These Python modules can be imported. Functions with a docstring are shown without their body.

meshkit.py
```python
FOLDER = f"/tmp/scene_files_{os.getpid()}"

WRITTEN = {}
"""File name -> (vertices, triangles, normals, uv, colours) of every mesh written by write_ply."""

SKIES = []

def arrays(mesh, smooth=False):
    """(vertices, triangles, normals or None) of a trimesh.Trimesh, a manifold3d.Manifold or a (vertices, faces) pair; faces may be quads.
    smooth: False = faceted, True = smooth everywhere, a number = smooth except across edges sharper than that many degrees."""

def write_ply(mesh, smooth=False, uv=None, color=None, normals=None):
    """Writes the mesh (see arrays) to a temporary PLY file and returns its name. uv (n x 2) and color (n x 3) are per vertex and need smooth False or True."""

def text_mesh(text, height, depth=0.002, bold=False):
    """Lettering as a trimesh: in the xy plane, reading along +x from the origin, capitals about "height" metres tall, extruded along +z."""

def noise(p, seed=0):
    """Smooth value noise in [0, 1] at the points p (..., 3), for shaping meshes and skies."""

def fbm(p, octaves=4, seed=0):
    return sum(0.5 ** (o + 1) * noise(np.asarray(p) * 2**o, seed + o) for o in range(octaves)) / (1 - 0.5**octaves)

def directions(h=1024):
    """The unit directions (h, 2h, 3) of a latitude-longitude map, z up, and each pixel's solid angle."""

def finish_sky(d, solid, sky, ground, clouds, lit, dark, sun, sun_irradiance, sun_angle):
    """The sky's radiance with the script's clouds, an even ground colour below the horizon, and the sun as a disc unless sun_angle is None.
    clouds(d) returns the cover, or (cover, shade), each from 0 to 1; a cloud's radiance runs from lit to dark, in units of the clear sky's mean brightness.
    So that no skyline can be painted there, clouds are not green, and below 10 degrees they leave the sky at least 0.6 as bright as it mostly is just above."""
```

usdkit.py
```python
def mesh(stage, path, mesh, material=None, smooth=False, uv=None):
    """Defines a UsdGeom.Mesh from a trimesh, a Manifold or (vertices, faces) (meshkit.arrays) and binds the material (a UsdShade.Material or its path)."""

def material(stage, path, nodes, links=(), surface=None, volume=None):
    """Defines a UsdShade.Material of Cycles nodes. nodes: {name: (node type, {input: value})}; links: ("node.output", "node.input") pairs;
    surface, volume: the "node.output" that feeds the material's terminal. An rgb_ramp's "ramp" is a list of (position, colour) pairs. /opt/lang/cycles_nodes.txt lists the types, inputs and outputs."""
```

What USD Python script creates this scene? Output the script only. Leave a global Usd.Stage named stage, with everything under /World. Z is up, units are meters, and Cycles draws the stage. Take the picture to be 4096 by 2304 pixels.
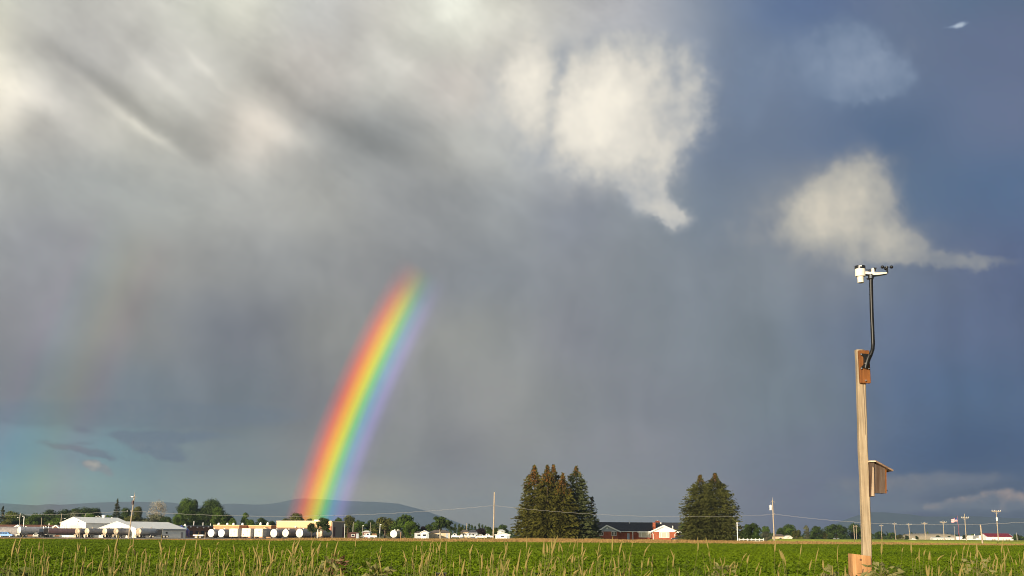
import math, random
import numpy as np
import trimesh
import usdkit, meshkit
from pxr import Usd, UsdGeom, UsdLux, UsdShade, Gf, Sdf, Vt

stage = Usd.Stage.CreateInMemory()
UsdGeom.SetStageUpAxis(stage, UsdGeom.Tokens.z)
UsdGeom.SetStageMetersPerUnit(stage, 1.0)
world = UsdGeom.Xform.Define(stage, '/World')
stage.SetDefaultPrim(world.GetPrim())
UsdGeom.Scope.Define(stage, '/World/Looks')
rng = np.random.default_rng(7)

# ------------------------------------------------------------------ camera
W, H, F = 4096.0, 2304.0, 4900.0          # the photograph's size and its focal length in its own pixels
EYE = np.array([0.0, 0.0, 1.6])
PITCH, ROLL = math.atan2(2143 - 1152, F), math.radians(0.38)
fwd = np.array([0, math.cos(PITCH), math.sin(PITCH)])
up0 = np.array([0, -math.sin(PITCH), math.cos(PITCH)])
rt0 = np.array([1.0, 0, 0])
# the horizon falls towards the right: the camera leans a little to the left
rt = rt0 * math.cos(ROLL) + up0 * math.sin(ROLL)
up = up0 * math.cos(ROLL) - rt0 * math.sin(ROLL)
cam = UsdGeom.Camera.Define(stage, '/World/camera')
cam.CreateHorizontalApertureAttr(36.0)
cam.CreateFocalLengthAttr(36.0 * F / W)
cam.CreateClippingRangeAttr(Gf.Vec2f(0.1, 200000.0))
EXPOSURE, HAZE, HAZE_TOP = 0.7, 1.0e-4, 390.0
cam.CreateExposureAttr(EXPOSURE)
m = np.eye(4); m[0, :3], m[1, :3], m[2, :3], m[3, :3] = rt, up, -fwd, EYE
cam.AddTransformOp().Set(Gf.Matrix4d(*m.ravel().tolist()))


def ray(X, Y):
    d = fwd * F + rt * (X - W / 2) - up * (Y - H / 2)
    return d / np.linalg.norm(d)


def at(X, Y, D):
    """The point D metres ahead (along +y) on the line of sight of a spot of the photograph."""
    d = ray(X, Y)
    return EYE + d * (D / d[1])


def azel(X, Y):
    d = ray(X, Y)
    return math.degrees(math.atan2(d[0], d[1])), math.degrees(math.asin(d[2]))
# ------------------------------------------------------------------ sky and sun
SUN_EL, SUN_AZ = math.radians(9.3), math.radians(-148.3)        # low sun, behind the camera and to its left
SUN_DIR = np.array([math.sin(SUN_AZ) * math.cos(SUN_EL), math.cos(SUN_AZ) * math.cos(SUN_EL), math.sin(SUN_EL)])
SKY_STRENGTH = 0.1
HAZE_GLOW = np.array([.155, .205, .265])                           # radiance of a long path of the haze


def lin(c):
    c = np.asarray(c, float) / 255
    return np.where(c < 0.04045, c / 12.92, ((c + 0.055) / 1.055) ** 2.4)


class Graph:
    """Collects the nodes and links of one material."""

    def __init__(self):
        self.nodes, self.links, self.n = {}, [], 0

    def add(self, kind, out, **inputs):
        self.n += 1
        name = f"{kind}{self.n}"
        self.nodes[name] = (kind, {k: v for k, v in inputs.items() if not (isinstance(v, str) and v.startswith('@'))})
        self.links += [(v[1:], f"{name}.{k}") for k, v in inputs.items() if isinstance(v, str) and v.startswith('@')]
        return f"@{name}.{out}"

    def math(self, op, a, b=0.0, c=0.0, clamp=False):
        return self.add('math', 'value', math_type=op, value1=a, value2=b, value3=c, use_clamp=clamp)

    def vec(self, op, a, b=(0, 0, 0), out='vector', scale=1.0):
        return self.add('vector_math', out, math_type=op, vector1=a, vector2=b, scale=scale)

    def mix(self, fac, a, b, op='mix'):
        return self.add('mix_color', 'result', blend_type=op, fac=fac, a=a, b=b)

    def step(self, v, a, b, lo=0.0, hi=1.0):
        return self.add('map_range', 'result', range_type='smoothstep', value=v, from_min=a, from_max=b, to_min=lo, to_max=hi, clamp=True)


SKY_ROWS = [0, 256, 512, 768, 1024, 1280, 1536, 1792, 2048, 2170]
SKY_TABLE = """
205 206 192|190 189 182|200 198 190|210 210 198|212 211 198|190 191 188|198 196 188|222 226 212|205 205 195|172 172 172|166 168 174|130 141 158|97 117 150|92 112 148|96 115 149|86 112 146|80 110 142
215 210 195|182 180 175|186 184 178|200 198 190|185 183 175|198 193 186|200 198 190|195 190 183|200 196 186|180 180 178|160 163 168|122 134 152|112 127 151|100 120 150|97 117 150|95 113 148|98 112 148
200 195 182|185 182 174|195 192 180|185 182 172|196 188 176|168 168 164|155 157 155|172 171 165|178 178 172|175 175 172|150 155 162|112 127 150|105 122 148|94 115 148|82 108 146|93 114 150|96 114 150
165 166 162|162 165 162|165 168 162|172 173 165|180 178 169|170 169 160|155 157 155|152 154 152|160 164 164|140 146 158|135 145 155|110 128 150|116 129 147|118 130 147|92 116 147|82 110 148|82 110 150
150 152 155|148 149 155|152 152 148|150 150 146|155 157 155|148 150 150|140 142 145|132 138 146|135 142 150|135 142 150|128 138 148|124 136 150|128 138 149|125 134 147|106 122 145|93 110 142|86 105 145
138 138 145|140 140 148|140 140 138|125 130 138|122 126 136|138 140 138|145 147 145|145 147 144|135 140 142|128 132 144|125 134 144|122 134 146|118 130 142|108 122 144|98 116 146|92 110 145|88 106 142
122 126 138|122 124 134|112 124 138|110 122 136|108 120 134|118 122 130|138 140 142|145 147 145|142 145 144|130 136 142|124 132 144|124 134 146|116 130 142|108 124 142|90 112 145|82 108 144|82 106 142
101 141 163|102 139 160|101 137 153|110 130 143|112 128 140|125 130 136|128 134 139|128 132 142|134 138 142|130 136 146|128 134 148|122 132 148|112 125 142|105 120 142|76 103 141|72 100 138|75 102 140
112 148 156|120 150 154|114 146 152|120 142 148|122 140 142|135 140 142|138 145 145|130 138 144|128 138 146|128 138 148|124 136 146|122 132 148|112 122 142|105 118 142|98 112 138|88 104 134|92 106 134
120 150 152|126 148 150|120 146 150|120 142 148|122 140 142|132 140 142|134 143 145|130 138 144|128 138 146|128 138 148|124 136 146|122 132 148|112 122 142|105 118 142|92 108 138|86 102 134|90 104 134
"""


def build_sky():
    g = Graph()
    d = g.add('texture_coordinate', 'generated')
    sep = g.add('separate_xyz', 'x', vector=d)[:-2]
    x, y, z = sep + '.x', sep + '.y', sep + '.z'
    az = g.math('multiply', g.math('arctan2', x, y), 57.29578)
    el = g.math('multiply', g.math('arcsine', z), 57.29578)
    p = g.add('combine_xyz', 'vector', x=az, y=el, z=1.0)
    dd = g.vec('scale', d, scale=57.29578)                       # direction in degree-sized units, for noise without a seam

    def noise(v, scale, detail, rough=0.5, out='fac', distortion=0.0):
        return g.add('noise_texture', out, vector=v, scale=scale, detail=detail, roughness=rough, distortion=distortion)

    def warped(base, scale, amount, detail=3.0, rough=0.5, off=0.0):
        v = g.vec('add', dd, (off, off * 1.7, -off))
        n = g.vec('subtract', noise(v, scale, detail, rough, 'color'), (0.5, 0.5, 0.5))
        return g.vec('add', base, g.vec('multiply', n, (amount, amount, 0)))

    def blobs(pp, items):
        """Sum of soft ellipses: X, Y, half width, half height (photograph pixels), turn in degrees (clockwise), weight."""
        acc = 0.0
        for X, Y, rx, ry, turn, wgt in items:
            a, e = azel(X, Y)
            rx, ry, c, s = rx / 85.5 / math.cos(math.radians(e)), ry / 85.5, math.cos(math.radians(turn)), math.sin(math.radians(turn))
            u = g.vec('dot_product', pp, (c / rx, -s / rx, -(a * c - e * s) / rx), out='value')     # pp.z is 1
            v = g.vec('dot_product', pp, (s / ry, c / ry, -(a * s + e * c) / ry), out='value')
            q = g.math('multiply_add', v, v, g.math('multiply', u, u))
            acc = g.math('multiply_add', g.math('power', 0.36788, q), wgt, acc)
        return acc

    # the storm's broad colours: rows of colour along the bearing, blended by elevation
    table = np.array([[[float(v) for v in c.split()] for c in r.split('|')] for r in SKY_TABLE.strip().split('\n')])
    from scipy.interpolate import RectBivariateSpline
    grey = table.mean(-1, keepdims=True) + np.array([-3, 0, 4.0])
    calm = np.clip((13.5 - np.arange(17)) / 3, 0, 1)[None, :, None] * np.clip((np.arange(10) - 1) / 2, 0, 1)[:, None, None] * 0.35
    table = table * (1 - calm) + grey * calm
    right = np.clip((np.arange(17) - 12) / 2, 0, 1)[None, :, None] * .22
    table = table * (1 - right) + table.mean(-1, keepdims=True) * right
    cols, azs = np.arange(17) * 256.0, np.linspace(-30, 30, 61)
    els = np.array([-0.5, 1.2, 3.2, 6, 9, 12, 15, 18, 21, 24, 27])
    fits = [RectBivariateSpline(SKY_ROWS, cols, table[..., k], kx=2, ky=2, s=0) for k in range(3)]
    pw = warped(p, 0.16, 2.2, 3.0, 0.55)
    pws = g.add('separate_xyz', 'x', vector=pw)[:-2]
    t = g.add('map_range', 'result', value=pws + '.x', from_min=-30.0, from_max=30.0, to_min=0.0, to_max=1.0, clamp=True)
    col = None
    for i, e in enumerate(els):
        stops = []
        for j, a in enumerate(azs):
            q = np.array([math.sin(math.radians(a)) * math.cos(math.radians(e)), math.cos(math.radians(a)) * math.cos(math.radians(e)), math.sin(math.radians(e))])
            zz = q @ fwd
            X = np.clip(W / 2 + F * (q @ rt) / zz, 0, 4096); Y = np.clip(H / 2 - F * (q @ up) / zz, 0, 2170)
            c = np.array([f(Y, X)[0, 0] for f in fits])
            through = math.exp(-HAZE * min((HAZE_TOP - EYE[2]) / max(math.sin(math.radians(e)), .01), 14000)) if HAZE else 1.0
            c = (lin(np.clip(c, 0, 255)) - (1 - through) * HAZE_GLOW) / through      # what stands behind the haze
            stops.append((j / 60, tuple(np.maximum(c, .01))))
        rr = g.add('rgb_ramp', 'color', fac=t, ramp=stops)
        col = rr if col is None else g.mix(g.step(pws + '.y', float(els[i - 1]), float(e)), col, rr)

    # torn streaks in the cloud base, running down to the right, and soft rain shafts below
    wd_ = warped(dd, 0.22, 2.6, 3.0, .55, 5.0)
    mp = g.add('mapping', 'vector', mapping_type='texture', vector=wd_, rotation=(0, math.radians(32), 0), scale=(3.6, 2.0, 1.0))
    n1 = g.step(noise(mp, 0.55, 5.0, 0.6), .30, .70, -.5, .5)
    n2 = g.step(noise(wd_, 0.42, 5.0, 0.62), .30, .70, -.5, .5)
    n3 = g.step(noise(g.add('mapping', 'vector', mapping_type='point', vector=wd_, scale=(1, 1, .13)), 0.55, 3.0, 0.5), .3, .7, -.5, .5)
    west = g.step(az, 2.0, 14.0, 1.0, .25)
    hi = g.math('multiply', g.step(el, 8.0, 19.0, 0.12, 1.0), west)
    lowr = g.math('multiply', g.step(el, 2.0, 5.0), g.step(el, 16.0, 10.0))
    amt = g.math('multiply', g.math('multiply_add', n1, 0.17, g.math('multiply', n2, 0.15)), hi)
    amt = g.math('add', amt, g.math('multiply', g.math('multiply_add', n3, 0.13, g.math('multiply', n2, 0.07)), lowr))
    col = g.vec('scale', col, scale=g.math('add', 1.0, amt))

    p1 = warped(p, 0.35, 1.6, 4.0, 0.6, 11.0)
    p2 = warped(p1, 1.6, 0.7, 3.0, 0.65, 31.0)
    # brightening and darkening of the upper left cloud base
    p0 = warped(p, 0.45, .75, 3.0, .55, 19.0)
    light = blobs(p0, [(2130, 660, 330, 110, 0, .2), (2330, 110, 380, 100, 0, .2), (1900, 400, 190, 220, 10, .16), (2760, 300, 110, 260, 0, .18), (1560, 330, 260, 90, 15, .08), (50, 325, 230, 80, 12, .34), (20, 480, 70, 110, 0, .3), (150, 400, 110, 40, 20, .16), (470, 440, 220, 26, 31, .26), (620, 540, 100, 18, 28, .26), (600, 280, 180, 24, 38, .16), (810, 260, 90, 20, 38, .2),
                       (1030, 590, 85, 130, 8, .26), (1190, 560, 110, 46, 20, .34), (1100, 500, 90, 60, 30, .14), (1770, 60, 130, 100, 0, .12), (1620, 270, 170, 60, 20, .12), (1010, 470, 110, 60, 30, .2),
                       (2180, 1400, 110, 130, 0, .16)])
    dark = blobs(p0, [(330, 300, 330, 46, 28, .24), (560, 430, 140, 34, 32, .18), (1080, 310, 110, 60, 35, .24), (1340, 480, 240, 56, 26, .30), (140, 500, 90, 50, 0, .14), (780, 570, 110, 60, 20, .14), (1600, 620, 300, 70, 14, .14), (1420, 110, 90, 60, 20, .12),
                      (860, 120, 40, 90, -25, .12), (870, 1700, 400, 50, 0, .12), (1850, 1790, 170, 80, -10, .14), (780, 560, 120, 60, 0, .1)])
    lum = g.math('subtract', light, dark)
    col = g.vec('scale', col, scale=g.math('add', 1.0, lum))
    warm = g.math('multiply', light, 0.5, clamp=True)
    col = g.mix(warm, col, g.vec('multiply', col, (1.07, 1.0, 0.90)))

    def cloud(col, pp, items, lo, soft, crisp, edge, lit, mid, shade, lit_items, scale, rough, opacity=1.0, seed=3.0, relief=1.0, billow=0.0):
        """A cloud over the sky so far. Its margin is soft (width in density) left of the bearing edge and crisp right of it; lit and shaded billows follow a relief."""
        dens = blobs(pp, items)
        hang = g.add('mapping', 'vector', mapping_type='point', vector=dd, location=(seed, -seed, seed * 2), scale=(1, 1, 0.8))
        n0 = noise(hang, scale, 4.0, 0.62)
        nn = n0
        if billow:
            vo = g.add('voronoi_texture', 'distance', dimensions='3D', feature='f1', vector=hang, scale=scale * 1.5, detail=1.0, roughness=.55, lacunarity=2.2, use_normalize=True)
            nn = g.math('multiply_add', g.math('subtract', .62, vo), billow, n0)
        dens = g.math('multiply_add', g.math('subtract', nn, 0.5), rough, dens)
        wide = g.step(az, edge[0], edge[1], soft, crisp) if edge else soft
        mask = g.math('multiply', g.add('map_range', 'result', range_type='smoothstep', value=dens, from_min=lo, from_max=g.math('add', wide, lo), to_min=0.0, to_max=1.0, clamp=True), opacity)
        lm = blobs(pp, lit_items)
        emboss = g.math('subtract', n0, noise(g.vec('add', hang, (0.42, 0.0, -0.26)), scale, 3.0, 0.62))
        lm = g.math('multiply_add', emboss, relief, lm)
        lm = g.math('multiply_add', g.math('subtract', nn, 0.5), 0.5 * relief, lm, clamp=True)
        tone = g.add('rgb_ramp', 'color', fac=lm, ramp=[(0, tuple(lin(shade))), (.5, tuple(lin(mid))), (1, tuple(lin(lit)))])
        return g.mix(mask, col, tone)

    # the bright cumulus: soft where it merges with the deck on the left and below, frayed on the right, with a hanging tail
    col = cloud(col, p2, [(2070, 350, 170, 230, 0, .72), (2310, 440, 270, 280, 0, .9), (2540, 330, 210, 170, 0, .75), (2680, 310, 120, 140, 0, .5), (2735, 450, 80, 130, 0, .62), (2570, 600, 130, 150, 0, .6), (2330, 650, 220, 90, 0, .4),
                          (2550, 745, 60, 95, 12, .7), (2640, 690, 40, 80, 10, .3), (2680, 845, 85, 46, 24, .75), (2600, 790, 64, 38, 35, .42)], .12, 1.05, .5, (1.5, 7.5), (255, 247, 230), (222, 217, 206), (160, 166, 174),
                [(2090, 310, 120, 190, 0, .75), (2370, 430, 190, 190, 0, .72), (2540, 330, 160, 130, 0, .35), (2400, 580, 190, 100, 0, .25), (2680, 845, 80, 44, 24, .3), (2570, 600, 210, 220, 0, .3), (2225, 350, 36, 170, 8, -.35)], .33, .46, 1.0, 3.0, .95, .42)
    # the second cloud, low on the right, with a long thin tail
    col = cloud(col, p2, [(3230, 860, 230, 150, 0, .66), (3400, 770, 140, 160, 0, .6), (3470, 880, 120, 130, 0, .62), (3360, 970, 290, 95, 0, .5), (3040, 880, 220, 100, -8, .5), (3590, 985, 140, 55, 24, .5), (3740, 1040, 190, 34, 8, .48), (3930, 1050, 170, 24, 0, .32)],
                .10, 1.3, .6, (11.5, 17.0), (222, 213, 194), (184, 181, 172), (136, 141, 149), [(3270, 850, 150, 120, 0, .7), (3420, 720, 90, 110, 0, .4), (3540, 960, 100, 80, 30, .45), (3400, 900, 280, 170, 0, .2)], .36, .46, .95, 17.0, .9, .4)
    # faint blue cloud above it, a veil beside the cumulus, and a scrap of white
    col = cloud(col, p2, [(3230, 230, 230, 120, 15, .6), (3390, 180, 110, 120, 0, .6), (3500, 300, 130, 75, 10, .7), (3360, 360, 200, 80, 0, .5), (2970, 330, 100, 230, 0, .6)], .12, .9, .45, (14, 17), (156, 170, 190), (134, 150, 174), (116, 134, 160), [(3400, 250, 200, 120, 0, .6)], .5, .6, .8, 23.0, 1.0)
    col = cloud(col, p, [(3845, 98, 30, 16, -10, 1.0), (3800, 108, 44, 7, 0, .6)], .3, .9, .9, None, (225, 231, 236), (186, 200, 216), (140, 160, 188), [(3850, 100, 30, 14, 0, .6)], 1.5, .9, .8, 41.0)
    # flat cloud bars and a cream puff in the blue gap low on the left
    p3 = warped(p, 1.1, .45, 4.0, .65, 51.0)
    col = cloud(col, p3, [(110, 1655, 330, 48, -2, 1.2), (560, 1662, 330, 56, 1, 1.2), (960, 1660, 300, 50, 0, .9)], .3, .7, .7, None, (124, 130, 142), (112, 121, 135), (102, 115, 131), [(100, 1600, 400, 60, 0, .5)], .9, .6, .6, 57.0, .8)
    col = cloud(col, p3, [(300, 1795, 170, 18, 8, .9), (420, 1828, 60, 9, 14, .6), (340, 1768, 60, 8, 0, .5), (620, 1795, 130, 30, 10, 1.1), (690, 1832, 60, 14, 12, .6), (600, 1752, 150, 20, 4, .8), (330, 1715, 50, 22, 0, .6), (760, 1740, 240, 26, 0, .8)], .3, .5, .5, None, (136, 138, 146), (112, 122, 136), (98, 113, 132), [(300, 1790, 120, 20, 0, .5), (600, 1780, 90, 14, 0, .4)], 1.2, .6, .85, 61.0, .9)
    col = cloud(col, p3, [(372, 1862, 36, 19, 8, 1.5), (425, 1885, 32, 13, 35, 1.2)], .25, .5, .5, None, (226, 206, 180), (190, 178, 164), (140, 145, 148), [(372, 1858, 30, 12, 8, .7)], 1.6, .6, .85, 71.0)
    # peach clouds above the right horizon
    col = cloud(col, p3, [(3620, 1925, 260, 34, -3, .8), (3480, 1985, 160, 45, 0, .7), (3900, 1915, 180, 24, 0, .45), (3760, 1965, 280, 32, 0, .45), (3400, 1960, 150, 60, 0, .4), (3560, 2030, 200, 24, 0, .6), (3900, 2040, 260, 26, 0, .5)], .12, .8, .8, None, (150, 140, 142), (130, 128, 136), (110, 116, 136), [(3560, 1930, 150, 30, 0, .6)], .9, .6, .85, 81.0)
    col = cloud(col, p3, [(3735, 2030, 50, 17, 0, 1.3), (3850, 2010, 56, 24, 0, 1.0), (3920, 1992, 64, 24, -20, 1.0), (4000, 1988, 40, 24, 0, 1.0), (4075, 2000, 52, 34, 10, 1.3), (3960, 2028, 110, 14, 5, .6)], .3, .6, .5, None, (226, 186, 160), (176, 154, 146), (122, 122, 136), [(3850, 2000, 40, 14, 0, .5), (3920, 1985, 50, 14, -20, .5), (4000, 1975, 30, 14, 0, .5), (4080, 1990, 50, 26, 0, .8), (3735, 2028, 30, 10, 0, .5)], 1.3, .8, .9, 91.0, 1.4)
    col = g.vec('scale', col, scale=1.0 / SKY_STRENGTH / 2 ** EXPOSURE)

    # clear sky behind the camera, where the sun stands; broken cloud between
    sky = g.add('sky_texture', 'color', sky_type='single_scattering', sun_disc=False, sun_elevation=SUN_EL, sun_rotation=SUN_AZ % (2 * math.pi), vector=d)
    nb = noise(dd, 0.06, 6.0, 0.6)
    broken = g.step(nb, .45, .62, 0.0, .75)
    back = g.mix(broken, sky, tuple(lin((205, 200, 192)) / SKY_STRENGTH / 2 ** EXPOSURE))
    storm = g.step(g.math('multiply_add', nb, 0.8, y), 0.30, 0.75)   # the storm fills the half of the sky ahead
    col = g.mix(storm, back, col)
    b = g.add('background_shader', 'background', color=col, strength=SKY_STRENGTH)
    return usdkit.material(stage, '/World/Looks/sky', g.nodes, g.links, surface=b[1:])


dome = UsdLux.DomeLight.Define(stage, '/World/sky')
dome.CreateIntensityAttr(1.0)
UsdShade.MaterialBindingAPI.Apply(dome.GetPrim()).Bind(build_sky())
dome.GetPrim().SetCustomDataByKey('kind', 'structure')
sun = UsdLux.DistantLight.Define(stage, '/World/sun')
sun.CreateNormalizeAttr(True) if hasattr(sun, 'CreateNormalizeAttr') else None
sun.CreateIntensityAttr(1.25)
sun.CreateAngleAttr(0.5)
sun.CreateColorAttr(Gf.Vec3f(1.0, 0.86, 0.66))
zz = SUN_DIR; xx = np.cross([0, 0, 1.0], zz); xx /= np.linalg.norm(xx); yy = np.cross(zz, xx)
m = np.eye(4); m[0, :3], m[1, :3], m[2, :3] = xx, yy, zz
sun.AddTransformOp().Set(Gf.Matrix4d(*m.ravel().tolist()))
# ------------------------------------------------------------------ helpers
class MB:
    """Collects shapes into one mesh."""

    def __init__(self):
        self.v, self.f, self.n = [], [], 0

    def add(self, v, f):
        v, f = np.asarray(v, float).reshape(-1, 3), np.asarray(f, int).reshape(-1, 3)
        self.v.append(v); self.f.append(f + self.n); self.n += len(v)
        return self

    def tri(self, t):
        return self.add(t.vertices, t.faces)

    def box(self, x0, x1, y0, y1, z0, z1, bevel=0.0):
        if bevel:
            return self.hull([(x, y, z) for sx in (0, 1) for sy in (0, 1) for sz in (0, 1) for x, y, z in
                              [((x1 if sx else x0), (y1 - bevel if sy else y0 + bevel), (z1 - bevel if sz else z0 + bevel)),
                               ((x1 - bevel if sx else x0 + bevel), (y1 if sy else y0), (z1 - bevel if sz else z0 + bevel)),
                               ((x1 - bevel if sx else x0 + bevel), (y1 - bevel if sy else y0 + bevel), (z1 if sz else z0))]])
        v = [(x, y, z) for z in (z0, z1) for y in (y0, y1) for x in (x0, x1)]
        return self.add(v, [(0, 2, 1), (1, 2, 3), (4, 5, 6), (5, 7, 6), (0, 1, 4), (1, 5, 4), (2, 6, 3), (3, 6, 7), (0, 4, 2), (2, 4, 6), (1, 3, 5), (3, 7, 5)])

    def hull(self, pts):
        h = trimesh.convex.convex_hull(np.asarray(pts, float))
        return self.add(h.vertices, h.faces)

    def tube(self, pts, r, sides=6, cap=True):
        p = np.asarray(pts, float); r = np.broadcast_to(np.asarray(r, float), (len(p),))
        t = np.gradient(p, axis=0); t /= np.linalg.norm(t, axis=1, keepdims=True) + 1e-12
        a = np.cross(t, np.where(np.abs(t[:, 2:]) < 0.9, [0, 0, 1.0], [1.0, 0, 0])); a /= np.linalg.norm(a, axis=1, keepdims=True) + 1e-12
        b = np.cross(t, a); g = np.arange(sides) * 2 * np.pi / sides
        v = p[:, None] + r[:, None, None] * (np.cos(g)[None, :, None] * a[:, None] + np.sin(g)[None, :, None] * b[:, None])
        i, j = np.meshgrid(np.arange(len(p) - 1), np.arange(sides), indexing='ij'); k = (j + 1) % sides
        q = np.stack([i * sides + j, i * sides + k, (i + 1) * sides + k, (i + 1) * sides + j], -1).reshape(-1, 4)
        f = np.vstack([q[:, [0, 1, 2]], q[:, [0, 2, 3]]])
        v = v.reshape(-1, 3)
        if cap:
            n = len(v); v = np.vstack([v, p[:1], p[-1:]]); m = n - sides
            s = np.arange(sides); s2 = (s + 1) % sides
            f = np.vstack([f, np.stack([np.full(sides, n), s2, s], 1), np.stack([np.full(sides, n + 1), m + s, m + s2], 1)])
        return self.add(v, f)

    def prism(self, prof, a0, a1, axis='x'):
        """A polygon in the two other axes (in xyz order), pushed from a0 to a1 along the axis."""
        import shapely.geometry as sg
        m = trimesh.creation.extrude_polygon(sg.Polygon(prof), a1 - a0, engine='earcut')
        v = np.array(m.vertices)
        if axis == 'x':
            v = np.stack([v[:, 2] + a0, v[:, 0], v[:, 1]], 1)
        elif axis == 'y':
            v = np.stack([v[:, 0], v[:, 2] + a0, v[:, 1]], 1)
        else:
            v = v + [0, 0, a0]
        f = np.array(m.faces)
        return self.add(v, f[:, ::-1] if axis == 'y' else f)

    def lathe(self, prof, c, sides=16, axis='z'):
        """A profile of (radius, height) turned about an axis through c."""
        pr = np.asarray(prof, float); g = np.arange(sides) * 2 * np.pi / sides
        v = np.stack([pr[:, :1] * np.cos(g), pr[:, :1] * np.sin(g), np.repeat(pr[:, 1:], sides, 1)], -1)
        if axis == 'y':
            v = v[..., [0, 2, 1]]
        elif axis == 'x':
            v = v[..., [2, 0, 1]]
        n = len(pr)
        i, j = np.meshgrid(np.arange(n - 1), np.arange(sides), indexing='ij'); k = (j + 1) % sides
        q = np.stack([i * sides + j, i * sides + k, (i + 1) * sides + k, (i + 1) * sides + j], -1).reshape(-1, 4)
        if axis == 'y':
            q = q[:, ::-1]
        return self.add(v.reshape(-1, 3) + np.asarray(c, float), np.vstack([q[:, [0, 1, 2]], q[:, [0, 2, 3]]]))

    def ball(self, c, r, sub=1):
        s = trimesh.creation.icosphere(sub); return self.add(s.vertices * np.asarray(r, float) + np.asarray(c, float), s.faces)

    def face(self, pts):
        n = len(pts); return self.add(pts, [(0, i, i + 1) for i in range(1, n - 1)])

    def mesh(self):
        return np.vstack(self.v), np.vstack(self.f)


USED = {}


def fresh(parent, name):
    k = USED.get((parent, name), -1) + 1
    USED[(parent, name)] = k
    return f"{parent}/{name}" + (f"_{k:03d}" if k else '')


def tag(prim, label=None, cat=None, group=None, kind=None):
    for k, v in (('label', label), ('category', cat), ('group', group), ('kind', kind)):
        if v:
            prim.SetCustomDataByKey(k, v)
    return prim


def thing(name, label, cat, loc=(0, 0, 0), rz=0.0, group=None, kind=None, scale=None):
    x = UsdGeom.Xform.Define(stage, fresh('/World', name))
    x.AddTranslateOp().Set(Gf.Vec3d(*map(float, loc)))
    if rz:
        x.AddRotateZOp().Set(float(rz))
    if scale:
        x.AddScaleOp().Set(Gf.Vec3f(*map(float, scale)))
    return tag(x.GetPrim(), label, cat, group, kind)


def part(parent, name, mb, mat, smooth=False, label=None, kind=None, uv=None):
    path = fresh(parent if isinstance(parent, str) else str(parent.GetPath()), name)
    m = usdkit.mesh(stage, path, mb.mesh() if isinstance(mb, MB) else mb, mat, smooth=smooth, uv=uv)
    return tag(m.GetPrim(), label=label, kind=kind)


def structure(name, mb, mat, smooth=False, kind='structure', label=None, cat=None):
    p = part('/World', name, mb, mat, smooth)
    return tag(p, label, cat, None, kind)


def copy_of(src, label, loc, rz=0.0, group=None, scale=None):
    name = src.GetName().rstrip('0123456789').rstrip('_')
    was = src.GetCustomData()
    x = UsdGeom.Xform.Define(stage, fresh('/World', name)); p = x.GetPrim()
    p.GetReferences().AddInternalReference(src.GetPath())
    x.ClearXformOpOrder()
    t = x.AddTranslateOp(); t.Set(Gf.Vec3d(*map(float, loc)))
    ops = [t]
    if rz or src.HasAttribute('xformOp:rotateZ'):
        r = x.AddRotateZOp(); r.Set(float(rz)); ops.append(r)
    if scale or src.HasAttribute('xformOp:scale'):
        s = x.AddScaleOp(); s.Set(Gf.Vec3f(*map(float, scale or (1, 1, 1)))); ops.append(s)
    x.SetXformOpOrder(ops)
    p.SetInstanceable(True)
    return tag(p, label, was['category'], group or was.get('group'))


MATS = {}


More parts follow.
